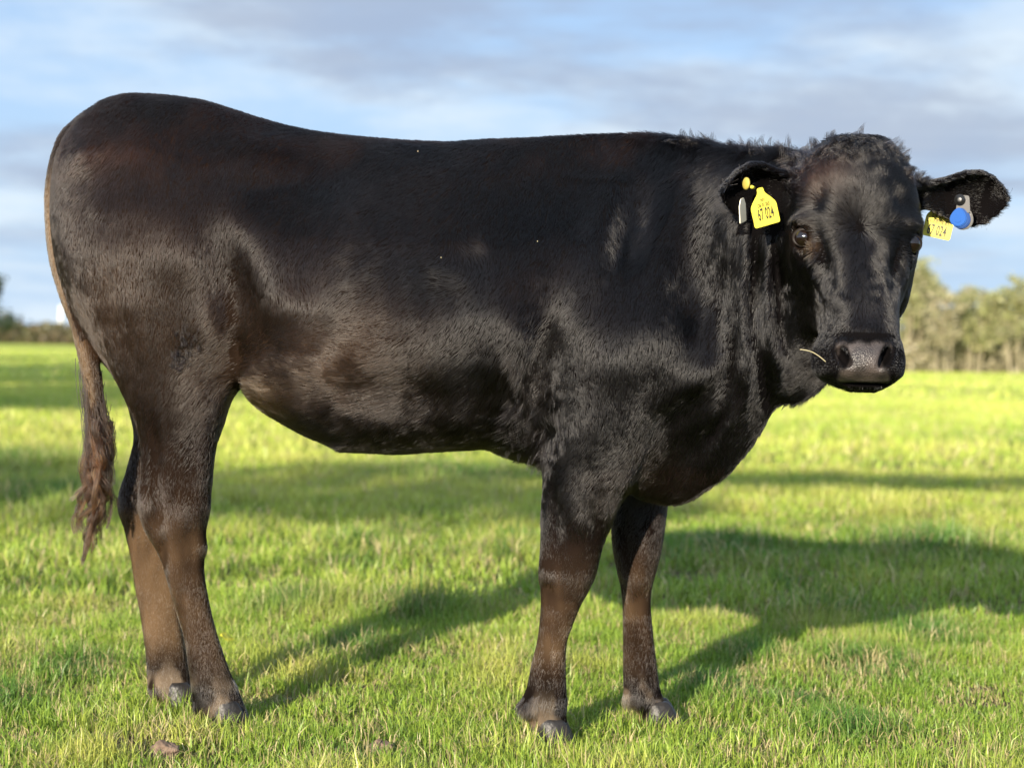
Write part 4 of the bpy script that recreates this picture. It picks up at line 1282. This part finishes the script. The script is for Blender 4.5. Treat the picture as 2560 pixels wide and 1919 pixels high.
def unseen_shade_tree():
    # unseen tree added behind the camera, its flat lobes shaped to shade the meadow
    g = np.random.default_rng(77)
    zc = 7.5
    back = sdir * (zc / math.tan(SUN_EL))
    P = []
    for sx, sy, rx, ry, rz, n in ((-2.0, 10.6, 2.5, .9, .72, 480), (-5.6, 11.0, 2.4, .9, .70, 430), (-.2, 10.0, 1.4, .6, .35, 120), (1.6, 12.6, 2.0, .4, .17, 260), (4.4, 12.9, 2.2, .4, .15, 240)):
        q = g.normal(0, 1, (n, 3)); q /= np.linalg.norm(q, axis=1)[:, None]; q *= g.random((n, 1)) ** .35
        P.append(q * np.array((rx, ry, rz)) + np.array((sx - back[0], sy - back[1], zc)))
    L = np.vstack(P); m = len(L)
    a = g.normal(0, 1, (m, 3)); a /= np.linalg.norm(a, axis=1)[:, None]
    b_ = np.cross(a, g.normal(0, 1, (m, 3))); b_ /= np.linalg.norm(b_, axis=1)[:, None]
    V = np.stack([L - a * .16, L + b_ * .10, L + a * .16, L - b_ * .10], 1).reshape(-1, 3)
    cm = np_mesh("crown", V, np.arange(m * 4).reshape(-1, 4), smooth=False)
    at = cm.attributes.new('tint', 'FLOAT_COLOR', 'POINT')
    at.data.foreach_set('color', np.tile((.06, .08, .025, 1), (m * 4, 1)).astype(np.float32).ravel())
    base = np.array((-3.6 - back[0], 10.8 - back[1], -.2)); VV, QQ, off = [], [], 0
    for tgt, r in (((-3.6 - back[0], 10.8 - back[1], zc), .22), ((-5.8 - back[0], 11 - back[1], zc), .10), ((-1.8 - back[0], 10.6 - back[1], zc), .10), ((4.6 - back[0], 12.9 - back[1], zc), .06)):
        st = base if r > .2 else base + np.array((0, 0, 5.2))
        pts = np.array([st * (1 - t) + np.array(tgt) * t + np.array((0, 0, -.3 * math.sin(3.14 * t) * (r < .2))) for t in np.linspace(0, 1, 8)])
        v, q = branch_tube(pts, np.linspace(r, r * .4, 8), 8); VV.append(v); QQ.append(q + off); off += len(v)
    tm = np_mesh("trunk", np.vstack(VV), np.vstack(QQ)); tm.materials.append(bark_dark); cm.materials.append(grass_m)
    place_tree((tm, cm), (0, 0, 0), 1.0, 0, "unseen_shade_tree", "unseen tree added behind the viewer to cast the shade beyond the heifer")
unseen_shade_tree()

# pale tower on the horizon
tw = empty("tower", W(131, 742, 1000))
tw.location.z = -1
tag(tw, "slim pale tower above the distant wood, left of the tail", "tower")
tw_m, nt, b = material("white_render", (.48, .49, .50), .6)
def lathe(name, prof, parent, mat, loc=(0, 0, 0), ns=24):
    bm = bmesh.new(); rows = []
    for r, z in prof:
        rows.append([bm.verts.new((r * math.cos(2 * math.pi * i / ns), r * math.sin(2 * math.pi * i / ns), z)) for i in range(ns)])
    for a, b_ in zip(rows[:-1], rows[1:]):
        for i in range(ns):
            bm.faces.new((a[i], a[(i + 1) % ns], b_[(i + 1) % ns], b_[i]))
    bm.faces.new(rows[0][::-1]); bm.faces.new(rows[-1])
    me = bpy.data.meshes.new(name); bm.to_mesh(me); bm.free()
    me.polygons.foreach_set('use_smooth', np.ones(len(me.polygons), bool))
    o = bpy.data.objects.new(name, me); COL.objects.link(o); o.parent = parent; o.location = loc; me.materials.append(mat)
    return o
lathe("shaft", [(1.5, 0), (1.3, 10), (1.05, 18.5), (1.0, 19)], tw, tw_m)
lathe("cap", [(1.2, 19), (1.2, 19.5), (.7, 20.6), (.2, 21)], tw, tw_m)
# ------------------------------------------------------------------ ear tags and small things
yel_m, nt, b = material("yellow_tag_plastic", (.85, .72, .03), .5, .3)
tc, n, cr = add_noise_color(yel_m, nt, b, [(.32, (.36, .27, .06)), (.44, (.60, .52, .055)), (1.0, (.64, .56, .065))], 42, 6)
stud_shade_m, nt, b = material("shaded_yellow_plastic", (.34, .27, .05), .55, .3)  # duller yellow for the stud, its partial shade put into the colour
ink_m, nt, b = material("black_print", (.02, .018, .012), .6)
white_m, nt, b = material("pale_tag_back", (.75, .72, .60), .5)
blue_m, nt, b = material("blue_plastic", (.001, .058, .25), .5, .12)
bluec_m, nt, b = material("blue_plastic_rim", (.001, .034, .15), .5, .12)
clear_m, nt, b = material("smoky_plastic", (.022, .020, .019), .3, .4)
black_m, nt, b = material("black_rubber", (.012, .012, .012), .35, .5)
straw_m, nt, b = material("straw", (.42, .37, .22), .55)

def tag_plate(name, outline, thick, parent, mat, M, bev=.0008):
    """outline in local metres (x right, z up); faces -Y; M local->world"""
    bm = bmesh.new()
    f = bm.faces.new([bm.verts.new((x, 0, z)) for x, z in outline])
    r = bmesh.ops.extrude_face_region(bm, geom=[f])
    bmesh.ops.translate(bm, verts=[v for v in r['geom'] if isinstance(v, bmesh.types.BMVert)], vec=(0, thick, 0))
    bmesh.ops.recalc_face_normals(bm, faces=bm.faces)
    bmesh.ops.bevel(bm, geom=[e for e in bm.edges if e.is_boundary or e.calc_face_angle(0) > 1.0], offset=bev, segments=2, affect='EDGES')
    o = bm_obj(name, bm, parent, mat, smooth=False)
    o.matrix_parent_inverse = parent.matrix_world.inverted(); o.matrix_world = M
    return o
def text(body_, size, x, z, parent, M, sx=.62, sp=1.0):
    cu_ = bpy.data.curves.new("lettering", 'FONT'); cu_.body = body_; cu_.size = size; cu_.align_x = 'CENTER'; cu_.align_y = 'CENTER'
    cu_.extrude = .00015; cu_.offset = size * .022; cu_.space_character = sp; cu_.materials.append(ink_m)
    tmp = bpy.data.objects.new("lettering_source", cu_); COL.objects.link(tmp)
    bpy.context.view_layer.update()
    me_ = bpy.data.meshes.new_from_object(tmp.evaluated_get(bpy.context.evaluated_depsgraph_get()))
    bpy.data.objects.remove(tmp)
    me_.name = "lettering"
    o = bpy.data.objects.new("lettering", me_); COL.objects.link(o); o.parent = parent
    bpy.context.view_layer.update()
    o.matrix_parent_inverse = parent.matrix_world.inverted()
    o.matrix_world = M @ Matrix.Translation((x, -.0006, z)) @ Matrix.Rotation(R(90), 4, 'X') @ Matrix.Diagonal((sx, 1, 1, 1))
    return o
def rounded(pts, r=.004, n=4):
    out = []
    for i in range(len(pts)):
        p0, p1, p2 = Vector(pts[i - 1]), Vector(pts[i]), Vector(pts[(i + 1) % len(pts)])
        a = p1 + (p0 - p1).normalized() * r; b_ = p1 + (p2 - p1).normalized() * r
        for t in np.linspace(0, 1, n):
            q = a * (1 - t) ** 2 + p1 * 2 * t * (1 - t) + b_ * t * t
            out.append((q.x, q.y))
    return out
PLATE = rounded([(-.027, 0), (.027, 0), (.027, .040), (.020, .050), (.007, .064), (.007, .074), (-.007, .074), (-.007, .064), (-.020, .050), (-.027, .040)], .0045)
def place(p, yaw, roll, pitch=0, s=1.0):
    return Matrix.Translation(Vector(p)) @ Matrix.Rotation(R(yaw), 4, 'Z') @ Matrix.Rotation(R(roll), 4, 'Y') @ Matrix.Rotation(R(pitch), 4, 'X') @ Matrix.Scale(s, 4)
def disc(name, M, prof, parent, mat, ns=20):
    o = lathe(name, prof, parent, mat, ns=ns)
    o.matrix_parent_inverse = parent.matrix_world.inverted(); o.matrix_world = M @ Matrix.Rotation(R(90), 4, 'X')
    return o

# tag in the ear over the neck
YL = 3.70
p0 = W(1659, 486, YL)
t1 = empty("ear_tag", p0)
tag(t1, "yellow ear tag printed 67 024 hanging from the ear over the heifer's neck", "ear tag", "ear tags")
M1 = place(p0, 14, -17, 6, .96)
pl1 = tag_plate("plate", PLATE, .0018, t1, yel_m, M1)
text("67 024", .0310, .0005, .0225, pl1, M1, .37, 1.05)
text("DE 01 255", .0095, 0, .0405, pl1, M1, .62)
text("RSV", .0070, 0, .0505, pl1, M1, .8)
pb = W(1612, 396, YL + .012)
disc("stud", place(pb, -66, -12, 0), [(.0115, -.0015), (.0115, .0012), (.009, .003), (.003, .0036)], t1, stud_shade_m)
disc("pin", place(W(1626, 404, YL + .016), -20, 0, 0), [(.003, -.010), (.003, .010)], t1, yel_m, 10)
PB = rounded([(-.024, 0), (.024, 0), (.024, .040), (.012, .056), (-.012, .056), (-.024, .040)], .004)
tag_plate("back_plate", PB, .0018, t1, white_m, place(W(1606, 480, YL + .05), 66, -13, 0, .82))

# tag in the ear against the sky
YR = 3.735
p0 = W(2021, 513, YR + .10)
t2 = empty("ear_tag", p0)
tag(t2, "yellow ear tag with a barcode, half hidden behind the heifer's brow", "ear tag", "ear tags")
M2 = place(p0, -10, 12, 0, 1.0)
pl2 = tag_plate("plate", PLATE, .0018, t2, yel_m, M2)
text("67 024", .0270, -.001, .0135, pl2, M2, .46, 1.05)
text("DE 01 255", .0098, .002, .0410, pl2, M2, .85)
gb = np.random.default_rng(3); bm = bmesh.new(); x = -.023
while x < .023:
    w_ = gb.choice([.0005, .0008, .0013])
    vs = [bm.verts.new(q) for q in ((x, -.0007, .0270), (x + w_, -.0007, .0270), (x + w_, -.0007, .0350), (x, -.0007, .0350))]
    bm.faces.new(vs); x += w_ + gb.choice([.0006, .0009, .0014])
o = bm_obj("barcode", bm, pl2, ink_m, False); o.matrix_parent_inverse = pl2.matrix_world.inverted(); o.matrix_world = M2

# blue drop-shaped electronic tag
pe = W(2072, 472, YR - .022)
t3 = empty("electronic_ear_tag", pe)
tag(t3, "blue drop-shaped tag on a smoky holder in the ear against the sky", "ear tag")
M3 = place(pe, -22, 4, 0, 1.0)
def drop(r0, r1, h, n=28):
    out = []
    for i in range(n):
        th = 2 * math.pi * i / n
        z = math.sin(th); x = math.cos(th)
        out.append((x * (r0 if z < 0 else r0 + (r1 - r0) * z ** 1.5), z * (h * (.42 if z < 0 else .58))))
    return out
tag_plate("housing", [(x + .003, z) for x, z in drop(.0175, .0135, .040)], .0075, t3, bluec_m, M3 @ Matrix.Translation((0, 0, -.001)), .002)
tag_plate("face", drop(.0155, .011, .035), .004, t3, blue_m, M3 @ Matrix.Translation((-.0015, -.0038, 0)), .0018)
tag_plate("logo_ring", drop(.006, .005, .013), .001, t3, blue_m, M3 @ Matrix.Translation((-.0015, -.0046, -.002)), .0004)
tag_plate("holder", rounded([(-.010, .012), (.017, .012), (.012, .044), (-.009, .044)], .004), .003, t3, clear_m, M3 @ Matrix.Translation((.002, .001, 0)), .0008)
tag_plate("rim", [(x + .0065, z) for x, z in drop(.0185, .0145, .045)], .004, t3, clear_m, M3 @ Matrix.Translation((0, .0055, -.001)), .0012)
disc("stud", M3 @ Matrix.Translation((-.002, -.001, .035)), [(.0105, -.003), (.0105, .001), (.0065, .0012), (.0065, .003), (.003, .0036)], t3, black_m)

# stalk of straw at the mouth
def stalk(name, pts, r, mat, label, cat, group=None, parent=None):
    P = np.array(pts); v, q = branch_tube(P, np.full(len(P), r), 6)
    o = link(name, np_mesh(name, v, q), parent, mat)
    if label: tag(o, label, cat, group)
    return o
sp = [surf(1785, 782) + np.array((0, -.002, 0))]
e0 = W(1728, 754, sp[0][1] - .012)
stalk("straw_stalk", [e0 * (1 - t) + sp[0] * t + np.array((0, 0, .006 * math.sin(t * 3.14))) for t in np.linspace(0, 1, 9)], .0007, straw_m,
      "single yellow straw stalk sticking out beside the heifer's mouth", "straw")
for (u, v, lab) in ((903, 327, "pale chaff fleck on the heifer's back above the ribs"), (953, 556, "white fleck on the dark flank, lower left of the swirl of hair"), (1161, 521, "white fleck behind the heifer's shoulder")):
    p = surf(u, v) + np.array((0, -.007, 0))
    bm = bmesh.new(); bmesh.ops.create_icosphere(bm, subdivisions=1, radius=.0010)
    for vv_ in bm.verts: vv_.co = Vector((vv_.co.x * .8, vv_.co.y * .4, vv_.co.z * 1.7 + vv_.co.x * .4))
    o = bm_obj("chaff_fleck", bm, None, straw_m); o.location = Vector(p); tag(o, lab, "chaff", "flecks of chaff in the coat")
# clod of earth and fallen leaves in the grass
clod_m, nt, b = material("dried_mud", (.10, .065, .045), .9)
tc, n, cr = add_noise_color(clod_m, nt, b, [(.35, (.075, .048, .033)), (.65, (.17, .115, .08))], 60)
add_bump(nt, b, tc, 120, .6)
def clod(u, v, r, label):
    p = wpt(u, v); bm = bmesh.new(); bmesh.ops.create_icosphere(bm, subdivisions=4, radius=r)
    co = np.array([q.co for q in bm.verts]); k = 1 + .5 * (fnoise(co, 1.6 / r, 3, 3) - .5) * 2
    for q, kk in zip(bm.verts, k): q.co = Vector((q.co.x * 1.1, q.co.y * .9, q.co.z * .8)) * kk
    o = bm_obj("mud_clod", bm, None, clod_m); o.location = (p[0], p[1], float(gz(p[0], p[1])) + r * .45); tag(o, label, "clod", "clods of earth in the grass")
clod(354, 1632, .025, "brown clod of earth in the grass below the hind hooves")
clod(822, 1622, .020, "small brown clod of earth in the grass below the belly")
leaf_m, nt, b = material("yellow_leaf", (.55, .50, .03), .5)
def leaf(u, v, s, yaw, tilt, label):
    p = wpt(u, v); bm = bmesh.new(); n_ = 14; L_, Rr = [], []
    mid = [bm.verts.new((s * (i / n_ - .5) * 2, 0, .10 * s * math.sin(3.14 * i / n_))) for i in range(n_ + 1)]
    for sgn, lst in ((1, L_), (-1, Rr)):
        for i in range(n_ + 1):
            w_ = .42 * s * math.sin(3.14 * (i / n_) ** .8) * (1 + .12 * math.sin(i * 2.1)); lst.append(bm.verts.new((s * (i / n_ - .5) * 2, sgn * w_, .18 * s)))
        for i in range(n_):
            bm.faces.new((mid[i], mid[i + 1], lst[i + 1], lst[i]) if sgn > 0 else (mid[i + 1], mid[i], lst[i], lst[i + 1]))
    o = bm_obj("fallen_leaf", bm, None, leaf_m); o.location = (p[0], p[1], float(gz(p[0], p[1])) + .05); o.rotation_euler = (R(tilt), R(20), R(yaw)); tag(o, label, "leaf")
    md = o.modifiers.new("thickness", 'SOLIDIFY'); md.thickness = .0006
leaf(488, 1420, .028, 60, 60, "yellow fallen leaf in the grass just right of the near hind foot")
